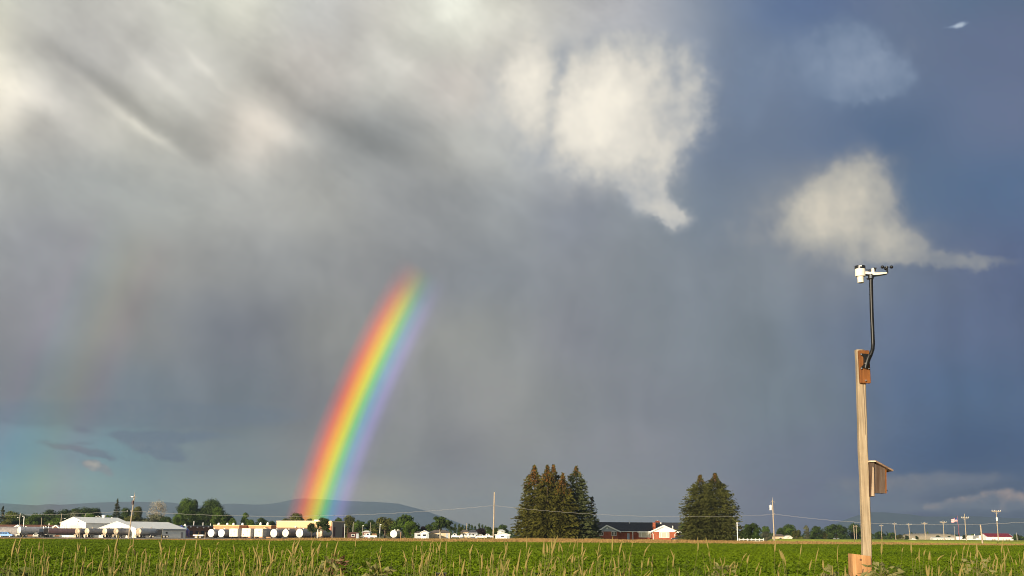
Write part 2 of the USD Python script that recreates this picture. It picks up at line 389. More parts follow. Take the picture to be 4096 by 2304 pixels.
def mat(name, color, rough=0.7, vary=0.0, scale=1.0, metal=0.0, spec=0.5, bump=0.0, stretch=(1, 1, 1), color2=None, ramp=(0.35, 0.65), coat=0.0, detail=4.0):
    """A plain material: two tones mixed by noise over the thing's own coordinates, with an optional fine relief."""
    if name in MATS:
        return MATS[name]
    g = Graph()
    p = g.add('principled_bsdf', 'BSDF', roughness=rough, metallic=metal, specular_ior_level=spec, coat_weight=coat)[1:-5]
    color = np.asarray(color, float)
    if vary or color2 is not None or bump:
        tc = g.add('texture_coordinate', 'object')
        mp = g.add('mapping', 'vector', mapping_type='point', vector=tc, scale=stretch)
        n = g.add('noise_texture', 'fac', vector=mp, scale=scale, detail=detail, roughness=0.6)
        c2 = np.asarray(color2, float) if color2 is not None else color * (1 + vary)
        c1 = color if color2 is not None else color * (1 - vary)
        r = g.add('rgb_ramp', 'color', fac=n, ramp=[(ramp[0], tuple(c1)), (ramp[1], tuple(c2))])
        g.links.append((r[1:], p + '.base_color'))
        if bump:
            b = g.add('bump', 'normal', height=n, strength=0.6, distance=bump)
            g.links.append((b[1:], p + '.normal'))
    else:
        g.nodes[p][1]['base_color'] = tuple(color)
    MATS[name] = usdkit.material(stage, f'/World/Looks/{name}', g.nodes, g.links, surface=p + '.BSDF')
    return MATS[name]


def leaf_mat(name, dark, light, trans=0.25, rough=0.6, tone=0.0, spec=0.15, field=0.0):
    """Foliage: every leaf its own tone between dark and light, with some light let through."""
    if name in MATS:
        return MATS[name]
    g = Graph()
    rnd = g.add('geometry', 'random_per_island')
    c = g.add('rgb_ramp', 'color', fac=rnd, ramp=[(0, tuple(dark)), (1, tuple(light))])
    if tone:
        geo = g.add('texture_coordinate', 'object')
        n = g.add('noise_texture', 'fac', vector=geo, scale=tone, detail=2.0)
        c = g.vec('scale', c, scale=g.step(n, .35, .65, 0.5, 1.45))
    if field:                                                    # slow drifts of tone over the ground
        n = g.add('noise_texture', 'fac', vector=g.vec('multiply', g.add('geometry', 'position'), (1.0, .45, 0)), scale=field, detail=4.0, roughness=.6)
        c = g.vec('multiply', c, g.mix(g.step(n, .36, .64), (.76, .80, .85), (1.06, 1.03, .9)))
    p = g.add('principled_bsdf', 'BSDF', base_color=c, roughness=rough, specular_ior_level=spec)
    t = g.add('translucent_bsdf', 'BSDF', color=g.vec('multiply', c, (1.25, 1.3, 0.6)))
    m = g.add('mix_closure', 'closure', fac=trans, closure1=p, closure2=t)
    MATS[name] = usdkit.material(stage, f'/World/Looks/{name}', g.nodes, g.links, surface=m[1:])
    return MATS[name]


def unit(v):
    return v / (np.linalg.norm(v, axis=-1, keepdims=True) + 1e-12)


def cards(c, d, n, L, Wd, bend=0.25, tips=True):
    """Leaf-sized folded cards: each a lens of four triangles. c base points, d directions, n normals, lengths L, widths Wd."""
    c, d = np.asarray(c, float), unit(np.asarray(d, float)); k = len(c)
    s = unit(np.cross(d, n)); n = np.cross(s, d)
    L, Wd = np.broadcast_to(L, (k,))[:, None], np.broadcast_to(Wd, (k,))[:, None]
    mid = c + d * L * .5
    v = np.stack([c, mid + s * Wd * .5 - n * Wd * bend, mid - s * Wd * .5 - n * Wd * bend, c + d * L - n * L * bend * .5, mid], 1).reshape(-1, 3)
    i = np.arange(k)[:, None] * 5
    f = np.concatenate([i + [0, 1, 4], i + [0, 4, 2], i + [1, 3, 4], i + [4, 3, 2]], 0)
    return v, f
# ------------------------------------------------------------------ the ground
def sm(a, b, x):
    t = np.clip((x - a) / (b - a), 0, 1)
    return t * t * (3 - 2 * t)


def T(x, y):
    """Height of the ground: a low verge at the fence, a flat field, a grassy bank, a slight rise behind it."""
    x, y = np.asarray(x, float), np.asarray(y, float)
    verge = 0.42 * (1 - sm(12, 19, y))
    bank = (0.24 + 0.44 * np.exp(-((x - 12) / 60) ** 2) + 0.05 * np.sin(x * .11)) * sm(206, 229, y) * (1 - sm(241, 252, y))
    rise = 0.5 * np.exp(-(x / 75) ** 2) * sm(240, 262, y) * (1 - sm(480, 620, y))
    return verge + bank + rise


def sheet(xs, ys, lift=0.0, inside=None):
    X, Y = np.meshgrid(xs, ys)
    v = np.stack([X, Y, T(X, Y) + lift], -1).reshape(-1, 3)
    n = len(xs); i, j = np.meshgrid(np.arange(len(ys) - 1), np.arange(n - 1), indexing='ij')
    q = np.stack([i * n + j, i * n + j + 1, (i + 1) * n + j + 1, (i + 1) * n + j], -1).reshape(-1, 4)
    if inside is not None:
        c = v[q].mean(1); q = q[inside(c[:, 0], c[:, 1])]
    return v, np.vstack([q[:, [0, 1, 2]], q[:, [0, 2, 3]]])


def ground_mat(name, a, b, scale, c=None, bump=0.05):
    g = Graph()
    pos = g.add('geometry', 'position')
    n = g.add('noise_texture', 'fac', vector=pos, scale=scale, detail=6.0, roughness=0.65)
    n2 = g.add('noise_texture', 'fac', vector=pos, scale=scale * 0.08, detail=3.0, roughness=0.6)
    col = g.add('rgb_ramp', 'color', fac=n, ramp=[(.3, a), (.7, b)])
    if c is not None:
        col = g.mix(g.step(n2, .42, .62), col, c)
    bp = g.add('bump', 'normal', height=n, strength=0.7, distance=bump)
    p = g.add('principled_bsdf', 'BSDF', base_color=col, roughness=0.95, specular_ior_level=0.1, normal=bp)
    MATS[name] = usdkit.material(stage, f'/World/Looks/{name}', g.nodes, g.links, surface=p[1:])
    return MATS[name]


nearx = np.unique(np.concatenate([np.linspace(-9000, -400, 14), np.linspace(-400, 400, 81), np.linspace(400, 9000, 14)]))
neary = np.unique(np.concatenate([np.linspace(-700, 0, 8), np.linspace(0, 30, 21), np.linspace(30, 220, 20), np.linspace(220, 270, 41), np.linspace(270, 700, 30), np.linspace(700, 14000, 16)]))
structure('ground', sheet(nearx, neary), ground_mat('far_grass', (.085, .11, .03), (.15, .15, .055), .15, (.20, .165, .075)), True)
structure('field_soil', sheet(np.linspace(-150, 150, 61), np.linspace(17, 206.5, 84), .03), ground_mat('soil', (.035, .028, .018), (.07, .052, .033), 3.0), True)
structure('grassy_bank', sheet(np.linspace(-240, 240, 161), np.linspace(206.5, 250, 44), .03), ground_mat('dry_bank', (.30, .19, .08), (.44, .31, .14), .9, (.36, .27, .11), .1), True)
structure('verge', sheet(np.linspace(-14, 14, 29), np.linspace(2, 17, 31), .02), ground_mat('verge_soil', (.06, .05, .025), (.13, .11, .045), 5.0), True)
structure('gravel_yard', sheet(np.linspace(-330, -62, 60), np.linspace(256, 475, 40), .03), ground_mat('gravel', (.20, .18, .15), (.30, .27, .22), 1.5), True)
structure('lawn', sheet(np.linspace(-62, 95, 40), np.linspace(254, 560, 50), .035), ground_mat('lawn_grass', (.10, .15, .03), (.17, .21, .05), .5), True)

# pale green grain field beyond the bank on the right: a standing crop with a soft top
gx, gy = np.linspace(0, 1, 90), np.unique(np.concatenate([np.linspace(0, .04, 8), np.linspace(.04, 1, 50)]))
U, V = np.meshgrid(gx, gy)
GY = 262 + V * 420
GX0, GX1 = GY * .203 + 1.5, GY * .62
GX = GX0 + U * (GX1 - GX0)
edge = np.minimum(np.minimum(U, 1 - U) / .012, np.minimum(V, 1 - V) / .006)
GZ = T(GX, GY) + .03 + np.clip(edge, 0, 1) * (.85 + .07 * meshkit.noise(np.stack([GX * .5, GY * .25, GX * 0], -1)) + .1 * meshkit.noise(np.stack([GX * .03, GY * .02, GX * 0 + 3], -1)))
n = len(gx); i, j = np.meshgrid(np.arange(len(gy) - 1), np.arange(n - 1), indexing='ij')
q = np.stack([i * n + j, i * n + j + 1, (i + 1) * n + j + 1, (i + 1) * n + j], -1).reshape(-1, 4)
structure('grain_field', (np.stack([GX, GY, GZ], -1).reshape(-1, 3), np.vstack([q[:, [0, 1, 2]], q[:, [0, 2, 3]]])),
          ground_mat('grain', (.24, .28, .03), (.36, .38, .06), .8, (.30, .33, .05), .25), True)

# ------------------------------------------------------------------ hills far away
def ridge(name, pts, D, depth, mat_, seed):
    """A range of hills: its crest stands where it is seen above the horizon; it falls away in front of and behind the crest."""
    xs = np.linspace(pts[0][0], pts[-1][0], 160)
    crest = np.interp(xs, [p[0] for p in pts], [p[1] for p in pts])
    P = np.array([at(X, Y, D) for X, Y in zip(xs, crest)])
    rows = []
    for k, s in enumerate(np.linspace(-1, 1, 25)):
        h = np.maximum(P[:, 2] * (1 - abs(s) ** 1.3), 0)
        y = D + s * depth + 0 * xs
        x = P[:, 0] * y / D
        bumps = meshkit.fbm(np.stack([x / 500, y / 500, 0 * x], -1), 5, seed) - .5
        rows.append(np.stack([x, y, np.maximum(h * (1 + .55 * bumps * min(1, 1.7 * abs(s))) - 2 + 2.0 * meshkit.noise(np.stack([x / 90, y / 90, 0 * x], -1), seed) * (h > 1), -1)], -1))
    v = np.array(rows); n = len(xs)
    i, j = np.meshgrid(np.arange(24), np.arange(n - 1), indexing='ij')
    q = np.stack([i * n + j, i * n + j + 1, (i + 1) * n + j + 1, (i + 1) * n + j], -1).reshape(-1, 4)
    structure(name, (v.reshape(-1, 3), np.vstack([q[:, [0, 1, 2]], q[:, [0, 2, 3]]])), mat_, True)


hm = ground_mat('hill_scrub', (.06, .09, .10), (.10, .125, .13), .004, (.075, .10, .11), 8.0)
ridge('hills', [(-500, 2015), (-200, 2010), (0, 2012), (80, 2017), (150, 2021), (200, 2015), (240, 2019), (330, 2013), (400, 2009), (480, 2007), (560, 2007), (660, 2008), (700, 2011), (720, 2016), (780, 2022), (860, 2018), (930, 2014), (1020, 2018),
               (1060, 2017), (1120, 2009), (1180, 1996), (1215, 1993), (1300, 1997), (1400, 2004), (1500, 2007), (1590, 2013), (1700, 2042), (1800, 2078), (1900, 2115), (2000, 2148)], 11300, 2300, hm, 3)
ridge('hills', [(3150, 2150), (3300, 2110), (3400, 2070), (3480, 2047), (3560, 2050), (3640, 2057), (3700, 2065), (3780, 2066), (3850, 2062), (3930, 2066), (4000, 2070), (4096, 2073), (4400, 2085), (4800, 2110)], 9000, 2200, hm, 8)

# the air: a thin even haze that pales the hills
hz = Graph()
hv = hz.add('principled_volume', 'volume', color=(.61, .79, 1.0), density=HAZE, anisotropy=0.65)
haze_mat = usdkit.material(stage, '/World/Looks/haze', hz.nodes, hz.links, volume=hv[1:])
if HAZE > 0:
    structure('haze', MB().box(-11000, 11000, -900, 14200, -3, HAZE_TOP), haze_mat, kind='stuff', label='thin bluish haze in the air over the plain', cat='haze')

# ------------------------------------------------------------------ the rainbow
BOW_AXIS = -SUN_DIR                                            # the point opposite the sun, seen from the camera
bx_ = unit(np.cross(BOW_AXIS, [0, 0, 1.0])); by_ = np.cross(bx_, BOW_AXIS)


def bow_dir(rad, phi):
    """Direction at an angle from the antisolar point; phi turns from the horizontal left upwards."""
    return math.cos(rad) * BOW_AXIS + math.sin(rad) * (-math.cos(phi) * bx_ + math.sin(phi) * by_)


def bow_mat(name, bands, gain, fade):
    """Glow and tint run across the bow (u) and fade along it (v)."""
    g = Graph()
    uv = g.add('separate_xyz', 'x', vector=g.add('uvmap', 'UV', attribute='st'))[:-2]
    e = g.add('rgb_ramp', 'color', fac=uv + '.x', ramp=[(b[0], b[1]) for b in bands])
    t = g.add('rgb_ramp', 'color', fac=uv + '.x', ramp=[(b[0], b[2]) for b in bands])
    f = g.add('rgb_ramp', 'color', fac=uv + '.y', ramp=[(a, (c, c, c)) for a, c in fade])
    fs = g.add('separate_xyz', 'x', vector=f)
    tr = g.add('transparent_bsdf', 'BSDF', color=g.mix(fs, (1.0, 1.0, 1.0), t))
    em = g.add('emission', 'emission', color=e, strength=g.math('multiply', fs, gain))
    return usdkit.material(stage, f'/World/Looks/{name}', g.nodes, g.links, surface=g.add('add_closure', 'closure', closure1=tr, closure2=em)[1:])


def bow(name, r0, r1, phi1, mat_, label, R=1130.0, thick=25.0):
    rads, base = np.linspace(math.radians(r0), math.radians(r1), 25), math.asin(-BOW_AXIS[2])
    v = []
    for RR in (R, R + thick):
        for r in rads:
            # each ray of the bow starts on the plain
            low = math.asin(min(1, (math.cos(r) * math.sin(base) - .0012) / (math.sin(r) * math.cos(base))))
            v.append([EYE + bow_dir(r, low + (phi1 - low) * t) * RR for t in np.linspace(0, 1, 60)])
    v = np.array(v)
    uv = np.array([[[(a, b) for b in np.linspace(0, 1, 60)] for a in np.linspace(0, 1, 25)] for _ in (0, 1)])
    n0, n1 = 25, 60
    idx = np.arange(2 * n0 * n1).reshape(2, n0, n1)
    quad = lambda a: np.stack([a[:-1, :-1], a[1:, :-1], a[1:, 1:], a[:-1, 1:]], -1).reshape(-1, 4)
    q = np.vstack([quad(idx[0]), quad(idx[1])[:, ::-1], quad(idx[:, 0]), quad(idx[:, -1])[:, ::-1], quad(idx[:, :, 0])[:, ::-1], quad(idx[:, :, -1])])
    p = part('/World', name, (v.reshape(-1, 3), np.vstack([q[:, [0, 1, 2]], q[:, [0, 2, 3]]])), mat_, uv=uv.reshape(-1, 2))
    tag(p, label, 'rainbow')


W1, Z3 = (1, 1, 1), (0, 0, 0)
BOW_TOP, BOW_TOP2 = 30.6, 25.0
bow1 = bow_mat('rainbow', [(0, Z3, W1), (.15, (.008, .007, .02), (1, .99, 1)), (.28, (.06, .05, .14), (.98, .96, 1)), (.40, (.018, .09, .15), (.94, .98, 1)), (.50, (.03, .20, .045), (.93, 1, .86)), (.595, (.27, .26, .002), (1, 1, .60)),
                           (.69, (.39, .145, .002), (1, .90, .56)), (.79, (.31, .035, .005), (1, .82, .72)), (.88, (.12, .007, .006), (1, .92, .90)), (1, Z3, W1)], .95 / 2 ** EXPOSURE,
               [(0, .75), (.1, .85), (.3, 1), (.6, 1), (.75, .85), (.85, .6), (.92, .28), (1.0, 0.0)])
bow('rainbow', 39.75, 43.0, math.radians(BOW_TOP), bow1, 'bright rainbow arc rising from the hills behind the orange school building')
bow2 = bow_mat('faint_rainbow', [(0, Z3, W1), (.2, (.012, .003, .003), (1, .97, .97)), (.4, (.010, .007, .001), (1, 1, .95)), (.55, (.003, .013, .004), (.98, 1, .98)), (.72, (.002, .008, .012), (.97, 1, 1)), (.85, (.006, .004, .012), (1, .99, 1)), (1, Z3, W1)], .55 / 2 ** EXPOSURE,
               [(0, 1.0), (.5, 1.0), (.85, .6), (1, 0)])
bow('rainbow', 51.6, 56.4, math.radians(BOW_TOP2), bow2, 'very faint second rainbow at the far left over the blue gap')
# ------------------------------------------------------------------ the weather post at the fence
D0 = 12.5
def near(X, Y, D=D0):
    return at(X, Y, D)


def wood(name, a, b, c, sc=9.0, rough=.8, axis=(7, 7, .35)):
    """Weathered wood: grain drawn out along z, with knots."""
    g = Graph()
    tc = g.add('texture_coordinate', 'object')
    mp = g.add('mapping', 'vector', mapping_type='point', vector=tc, scale=axis)
    n = g.add('noise_texture', 'fac', vector=mp, scale=sc, detail=5.0, roughness=0.65, distortion=.4)
    n2 = g.add('noise_texture', 'fac', vector=tc, scale=2.2, detail=3.0)
    col = g.add('rgb_ramp', 'color', fac=n, ramp=[(.25, a), (.5, b), (.78, c)])
    col = g.vec('scale', col, scale=g.step(n2, .3, .7, .78, 1.15))
    kn = g.add('voronoi_texture', 'distance', vector=g.add('mapping', 'vector', mapping_type='point', vector=tc, scale=(1, 1, .55)), scale=3.4)
    col = g.mix(g.step(kn, .03, .07, .75, 0.0), col, tuple(np.array(a) * .3))
    bp = g.add('bump', 'normal', height=n, strength=0.5, distance=0.004)
    p = g.add('principled_bsdf', 'BSDF', base_color=col, roughness=rough, specular_ior_level=.2, normal=bp)
    return usdkit.material(stage, f'/World/Looks/{name}', g.nodes, g.links, surface=p[1:])


pale_wood = wood('pale_weathered_wood', (.17, .12, .075), (.30, .23, .145), (.41, .335, .235))
stub_wood = wood('orange_worn_wood', (.19, .085, .03), (.36, .185, .075), (.50, .31, .16), 5.0)
stain_wood = wood('brown_stained_wood', (.10, .035, .010), (.17, .062, .015), (.24, .10, .03), 6.0)
grey_wood = wood('grey_brown_board', (.04, .02, .011), (.078, .049, .033), (.14, .11, .088), 3.0, axis=(5, 5, .5))
roof_wood = wood('dark_roof_board', (.10, .06, .04), (.20, .13, .085), (.32, .22, .15), 6.0, axis=(.5, 7, 7))
black_plastic = mat('black_plastic', (.008, .008, .009), .35)
black_steel = mat('black_painted_steel', (.006, .006, .006), .38, spec=.25)
white_plastic = mat('cream_white_plastic', (.74, .68, .56), .45)
zinc = mat('zinc_hardware', (.6, .6, .6), .35, metal=1.0)

b0, t0 = near(3467, 2215), near(3438, 1400)
gz = float(T(b0[0], D0))
post = thing('wooden_post', 'tall thin weathered wooden post carrying the weather station and the birdhouse', 'post', (b0[0], D0, gz))
lean = (t0[0] - b0[0]) / (t0[2] - b0[2]); pw = .0435
def px_(z):
    return (z + gz - b0[2]) * lean
ptop = t0[2] - gz
rows = []
for z in np.linspace(-.3, ptop, 24):
    wob = .0025 * math.sin(z * 5.1) + .002 * math.sin(z * 11 + 1)
    c = px_(z) + wob; w = pw * (1.0 - .04 * z / ptop); k = .008
    rows.append([(c - w, -w + k, z), (c - w + k, -w, z), (c + w - k, -w, z), (c + w, -w + k, z), (c + w, w - k, z), (c + w - k, w, z), (c - w + k, w, z), (c - w, w - k, z)])
v = np.array(rows); n, s_ = v.shape[:2]
i, j = np.meshgrid(np.arange(n - 1), np.arange(s_), indexing='ij'); k = (j + 1) % s_
q = np.stack([i * s_ + j, i * s_ + k, (i + 1) * s_ + k, (i + 1) * s_ + j], -1).reshape(-1, 4)
mb = MB().add(v.reshape(-1, 3), np.vstack([q[:, [0, 1, 2]], q[:, [0, 2, 3]]])); mb.face(v[-1])
part(post, 'shaft', mb, pale_wood, 25)
ck = MB()                                                     # a long drying crack down the upper right of the face
zc = np.linspace(near(3456, 1740)[2], near(3456, 1535)[2], 9) - gz
for a, b in zip(zc[:-1], zc[1:]):
    xa, xb = px_(a) + .016 + .002 * math.sin(a * 9), px_(b) + .016 + .002 * math.sin(b * 9)
    ck.face([(xa, -pw - .0015, a), (xa + .004, -pw - .0015, a), (xb + .004, -pw - .0015, b), (xb, -pw - .0015, b)])
part(post, 'crack', ck, mat('dark_crack', (.05, .03, .015), .9))

stub_c = near(3440, 2222, 12.28)
stub = thing('fence_post', 'short thick squared timber post standing in front of the tall thin post', 'fence post', (stub_c[0], 12.28, gz))
h = stub_c[2] - gz + .005; w = .093; mb = MB()
prof = [(-w, -w + .03), (-w + .012, -w + .008), (-w + .04, -w), (w - .025, -w), (w - .008, -w + .006), (w, -w + .03), (w, w), (-w, w)]
rows = [[(x * (1 + .03 * math.sin(z * 4 + x * 9)), y, z + (.012 * -x / w if z > h - .05 else 0)) for x, y in prof] for z in np.linspace(-.3, h, 12)]
v = np.array(rows); n, s_ = v.shape[:2]
i, j = np.meshgrid(np.arange(n - 1), np.arange(s_), indexing='ij'); k = (j + 1) % s_
q = np.stack([i * s_ + j, i * s_ + k, (i + 1) * s_ + k, (i + 1) * s_ + j], -1).reshape(-1, 4)
mb.add(v.reshape(-1, 3), np.vstack([q[:, [0, 1, 2]], q[:, [0, 2, 3]]])); mb.face(v[-1])
part(stub, 'timber', mb, stub_wood, 25)
cr = MB(); zs = np.linspace(.25, h - .13, 10)
for a, b in zip(zs[:-1], zs[1:]):
    f = lambda z: (-.012 + .006 * math.sin(z * 23) + .004 * math.sin(z * 51), .005 * (1 - abs((z - .62) / (h - .13 - .25))) + .002)
    (xa, wa), (xb, wb) = f(a), f(b)
    cr.face([(xa - wa, -w - .0018, a), (xa + wa, -w - .0018, a), (xb + wb, -w - .0018, b), (xb - wb, -w - .0018, b)])
part(stub, 'crack', cr, MATS['dark_crack'])
kn = MB().lathe([(0, -.003), (.008, -.003), (.011, 0)], (-.02, -w, h - .045), 12, 'y')
part(stub, 'knot', kn, mat('dark_knot', (.12, .05, .02), .8))

# --- mounting board, bracket, pole and the weather station itself: one thing fixed to the post
st = near(3484, 1530, D0 - .1)
ws = thing('weather_station', 'white and black home weather station on a bent black pole bolted to the post top', 'weather station', (st[0], D0, st[2]))
def L(X, Y, dy=-.08):
    p = near(X, Y, D0 + dy)
    return np.array([p[0] - st[0], dy, p[2] - st[2]])
bt, bb = L(3433, 1401), L(3480, 1533)
bx0, bx1 = L(3437, 1470)[0], L(3480, 1470)[0]
part(ws, 'mounting_board', MB().box(bx0, bx1, -.088, -.048, bb[2], bt[2], .005), stain_wood)
# bracket: an hourglass plate with bolts
pc = L(3462, 1448, -.092); yb = -.090
hg = [(3441, 1413), (3476, 1417), (3468, 1437), (3470, 1462), (3479, 1477), (3441, 1472), (3453, 1458), (3453, 1430)]
pr = [tuple(L(X, Y, yb)[[0, 2]]) for X, Y in hg]
brk = MB().prism(pr, yb - .007, yb, 'y'); c1 = L(3466, 1433, yb)
brk.tube([L(3463, 1472, -.115), L(3470, 1440, -.118), L(3477, 1420, -.12)], [.026, .027, .024], 12)
brk.box(pc[0] - .02, pc[0] + .018, -.125, -.09, pc[2] - .05, pc[2] + .03, .006)
part(ws, 'bracket', brk, black_steel, 35)
bl = [(3444, 1418), (3473, 1420), (3445, 1474), (3474, 1475), (3466, 1431), (3463, 1444), (3458, 1455), (3462, 1522)]
for X, Y in bl:
    p = L(X, Y, -.1)
    part(ws, 'bolt', MB().lathe([(0, -.016), (.006, -.016), (.0085, -.010), (.0085, .012)], p + [0, -.02 if Y in (1431, 1444, 1455) else 0, 0], 8, 'y'), zinc, 35)
pts = [L(3463, 1474, -.115), L(3474, 1440, -.12), L(3486, 1410, -.12), L(3491, 1392, -.115), L(3492, 1370, -.11), L(3489, 1300, -.11), L(3486, 1220, -.11), L(3484, 1112, -.11)]
from scipy.interpolate import PchipInterpolator, CubicSpline
sp = np.array([PchipInterpolator(np.arange(8), np.array(pts)[:, k])(np.linspace(0, 7, 50)) for k in range(3)]).T
part(ws, 'pole', MB().tube(sp, .0195, 14), black_steel, 40)
# head
hub = L(3484, 1108, -.11); S = D0 / 4900.0 / .96
def HL(X, Y, dy=-.11):
    return L(X, Y, dy)
clamp = MB()
for Y, r in ((1100, .026), (1107, .031), (1113, .027)):
    clamp.lathe([(0, -.008), (r, -.008), (r, .008), (0, .008)], HL(3484, Y), 14)
clamp.hull([HL(3462, 1097, -.12), HL(3500, 1102, -.12), HL(3462, 1102, -.10), HL(3500, 1106, -.10), HL(3468, 1097, -.10), HL(3468, 1103, -.12)])
clamp.hull([HL(3463, 1115, -.12), HL(3494, 1117, -.12), HL(3470, 1119, -.12), HL(3463, 1115, -.1), HL(3494, 1117, -.1), HL(3484, 1109, -.11)])
part(ws, 'clamp', clamp, black_plastic, 35)
nut = MB()
for Y in (1104, 1110):
    nut.lathe([(0, -.007), (.014, -.007), (.014, .007), (0, .007)], HL(3482, Y, -.14), 6)
part(ws, 'nut', nut, zinc)
g0 = HL(3441, 1089); rr = HL(3461, 1089)[0] - g0[0]
z1, z2 = HL(3441, 1075)[2], HL(3441, 1104)[2]
part(ws, 'rain_gauge', MB().lathe([(0, z2 - g0[2] - .004), (rr * .98, z2 - g0[2] - .004), (rr, z2 - g0[2] + .004), (rr, z1 - g0[2])], g0, 28), white_plastic, 40)
zt = HL(3441, 1065)[2]
rim = MB().lathe([(rr * .9, z1 - g0[2] - .006), (rr * 1.07, z1 - g0[2] - .003), (rr * 1.07, zt - g0[2]), (rr * .97, zt - g0[2] + .004), (rr * .9, zt - g0[2] - .01), (rr * .2, z1 - g0[2])], g0, 28)
part(ws, 'gauge_rim', rim, black_plastic, 40)
part(ws, 'bubble_level', MB().ball(g0 + [-.004, -rr * 1.04, zt - g0[2] - .006], (.009, .006, .009)), mat('white_spot', (.8, .78, .7), .3), True)
zs0, zs1 = HL(3441, 1105)[2], HL(3441, 1131)[2]; nr = 6
for k in range(nr):
    za = zs0 + (zs1 - zs0) * k / nr; zb = zs0 + (zs1 - zs0) * (k + .82) / nr; r = rr * .66
    part(ws, 'shield_ring', MB().lathe([(r * .6, za - g0[2]), (r * .9, za - g0[2]), (r, zb - g0[2]), (r * .94, zb - g0[2] - .002), (r * .6, zb - g0[2])], g0, 24), white_plastic, 40)
part(ws, 'shield_base', MB().lathe([(0, 0), (rr * .55, 0), (rr * .55, -zs1 + zs0 - .004), (0, -zs1 + zs0)], [g0[0], g0[1], zs1 + .002], 20), black_plastic, 40)
arm = MB()
sec = [(3455, 1092, 10, .020), (3478, 1094, 9, .022), (3496, 1097, 10, .024), (3520, 1095, 8, .018), (3537, 1093, 6, .014), (3547, 1092, 5, .011)]
for (Xa, Ya, ha, wa), (Xb, Yb, hb, wb) in zip(sec[:-1], sec[1:]):
    pa, pb = HL(Xa, Ya), HL(Xb, Yb)
    arm.hull([pa + [0, sy * wa, sz * ha * S / 2] for sy in (-1, 1) for sz in (-1, 1)] + [pb + [0, sy * wb, sz * hb * S / 2] for sy in (-1, 1) for sz in (-1, 1)])
part(ws, 'arm', arm, white_plastic)
under = MB()
for (Xa, Ya, ha, wa), (Xb, Yb, hb, wb) in zip(sec[:-1], sec[1:]):
    pa, pb = HL(Xa, Ya + ha * .5 + 2.2), HL(Xb, Yb + hb * .5 + 2.0)
    under.hull([pa + [0, sy * wa * 1.05, sz * 2.0 * S] for sy in (-1, 1) for sz in (-1, 1)] + [pb + [0, sy * wb * 1.05, sz * 1.6 * S] for sy in (-1, 1) for sz in (-1, 1)])
part(ws, 'arm_underside', under, black_plastic)
part(ws, 'vane_housing', MB().lathe([(0, .042), (.011, .038), (.016, .022), (.017, -.022), (0, -.022)], HL(3492, 1087), 16), white_plastic, 40)
vane = MB().tube([HL(3459, 1079), HL(3478, 1080.5), HL(3492, 1079)], [.004, .005, .006], 8)
vane.ball(HL(3478, 1082), (.013, .012, .013)); vane.ball(HL(3459, 1079), (.007, .007, .007))
vane.prism([tuple(HL(X, Y)[[0, 2]]) for X, Y in ((3483, 1081), (3492, 1079), (3504, 1085), (3503, 1080), (3507, 1071), (3496, 1070), (3489, 1076))], -.113, -.107, 'y')
part(ws, 'wind_vane', vane, black_plastic, 30)
an = MB().hull([HL(3545, 1094, -.12), HL(3554, 1094, -.12), HL(3547, 1070, -.118), HL(3551, 1070, -.118), HL(3545, 1094, -.1), HL(3554, 1094, -.1), HL(3547, 1070, -.104), HL(3551, 1070, -.104), HL(3544, 1090, -.11)])
an.lathe([(0, .012), (.012, .010), (.014, -.006), (.009, -.016), (0, -.016)], HL(3547, 1069), 14)
part(ws, 'anemometer_post', an, black_plastic, 35)
for X, Y, dy in ((3530, 1068, -.14), (3566, 1068, -.13), (3543, 1074, -.03)):
    c = HL(X, Y, dy); cup = MB()
    cup.lathe([(.0, -.017), (.010, -.014), (.0165, -.006), (.018, .004), (.0165, .004), (.009, -.009), (0, -.012)], c, 16, 'y')
    cup.tube([c, HL(3547, 1068.5)], .0028, 6)
    part(ws, 'cup', cup, black_plastic, 40)

# --- birdhouse on the right side of the post
bh = near(3515, 1985)
bird = thing('birdhouse', 'weathered grey-brown wooden birdhouse with a sloping roof on the side of the post', 'birdhouse', (bh[0], D0, bh[2]))
def B(X, Y, y=-.06):
    p = near(X, Y, D0 + y)
    return p[0] - bh[0], p[2] - bh[2]
def plank(name, pts, y0, y1, m, lab=None):
    part(bird, name, MB().prism([B(X, Y, y0) for X, Y in pts], y0, y1, 'y'), m, label=lab)
plank('spacer', [(3475, 1985), (3480, 1985), (3478, 1846), (3473, 1846)], -.04, .04, mat('dark_wet_wood', (.04, .022, .014), .9))
plank('back_board', [(3480, 1986), (3499, 1986), (3497, 1850), (3478, 1850)], -.075, .075, grey_wood)
plank('batten', [(3486, 1984), (3497, 1984), (3496, 1872), (3490, 1866)], -.084, -.0765, wood('pale_batten', (.25, .16, .10), (.36, .26, .17), (.48, .37, .26), 4.0))
plank('side_panel', [(3501, 1972), (3541, 1973), (3540, 1874), (3499, 1855)], -.070, -.055, grey_wood)
plank('side_panel', [(3501, 1972), (3541, 1973), (3540, 1874), (3499, 1855)], .055, .070, grey_wood)
plank('floor', [(3501, 1972), (3541, 1973), (3541, 1968), (3501, 1967)], -.053, .053, MATS['dark_wet_wood'])
plank('front_board', [(3542, 1973), (3547, 1973), (3546, 1879), (3541, 1877)], -.074, .074, stain_wood)
plank('roof_cap', [(3478, 1848), (3504, 1848), (3503, 1842), (3478, 1842)], -.10, .10, white_wood := wood('pale_roof_edge', (.45, .34, .22), (.60, .48, .33), (.70, .58, .42), 5.0))
plank('roof', [(3504, 1848), (3572, 1885), (3575, 1880), (3504, 1841)], -.10, .10, roof_wood)
p = B(3550, 1964, -.03)
part(bird, 'latch_hook', MB().tube([(p[0] - .008, -.03, p[1] + .008), (p[0], -.03, p[1]), (p[0] + .004, -.03, p[1] + .002)], .003, 6), black_steel)

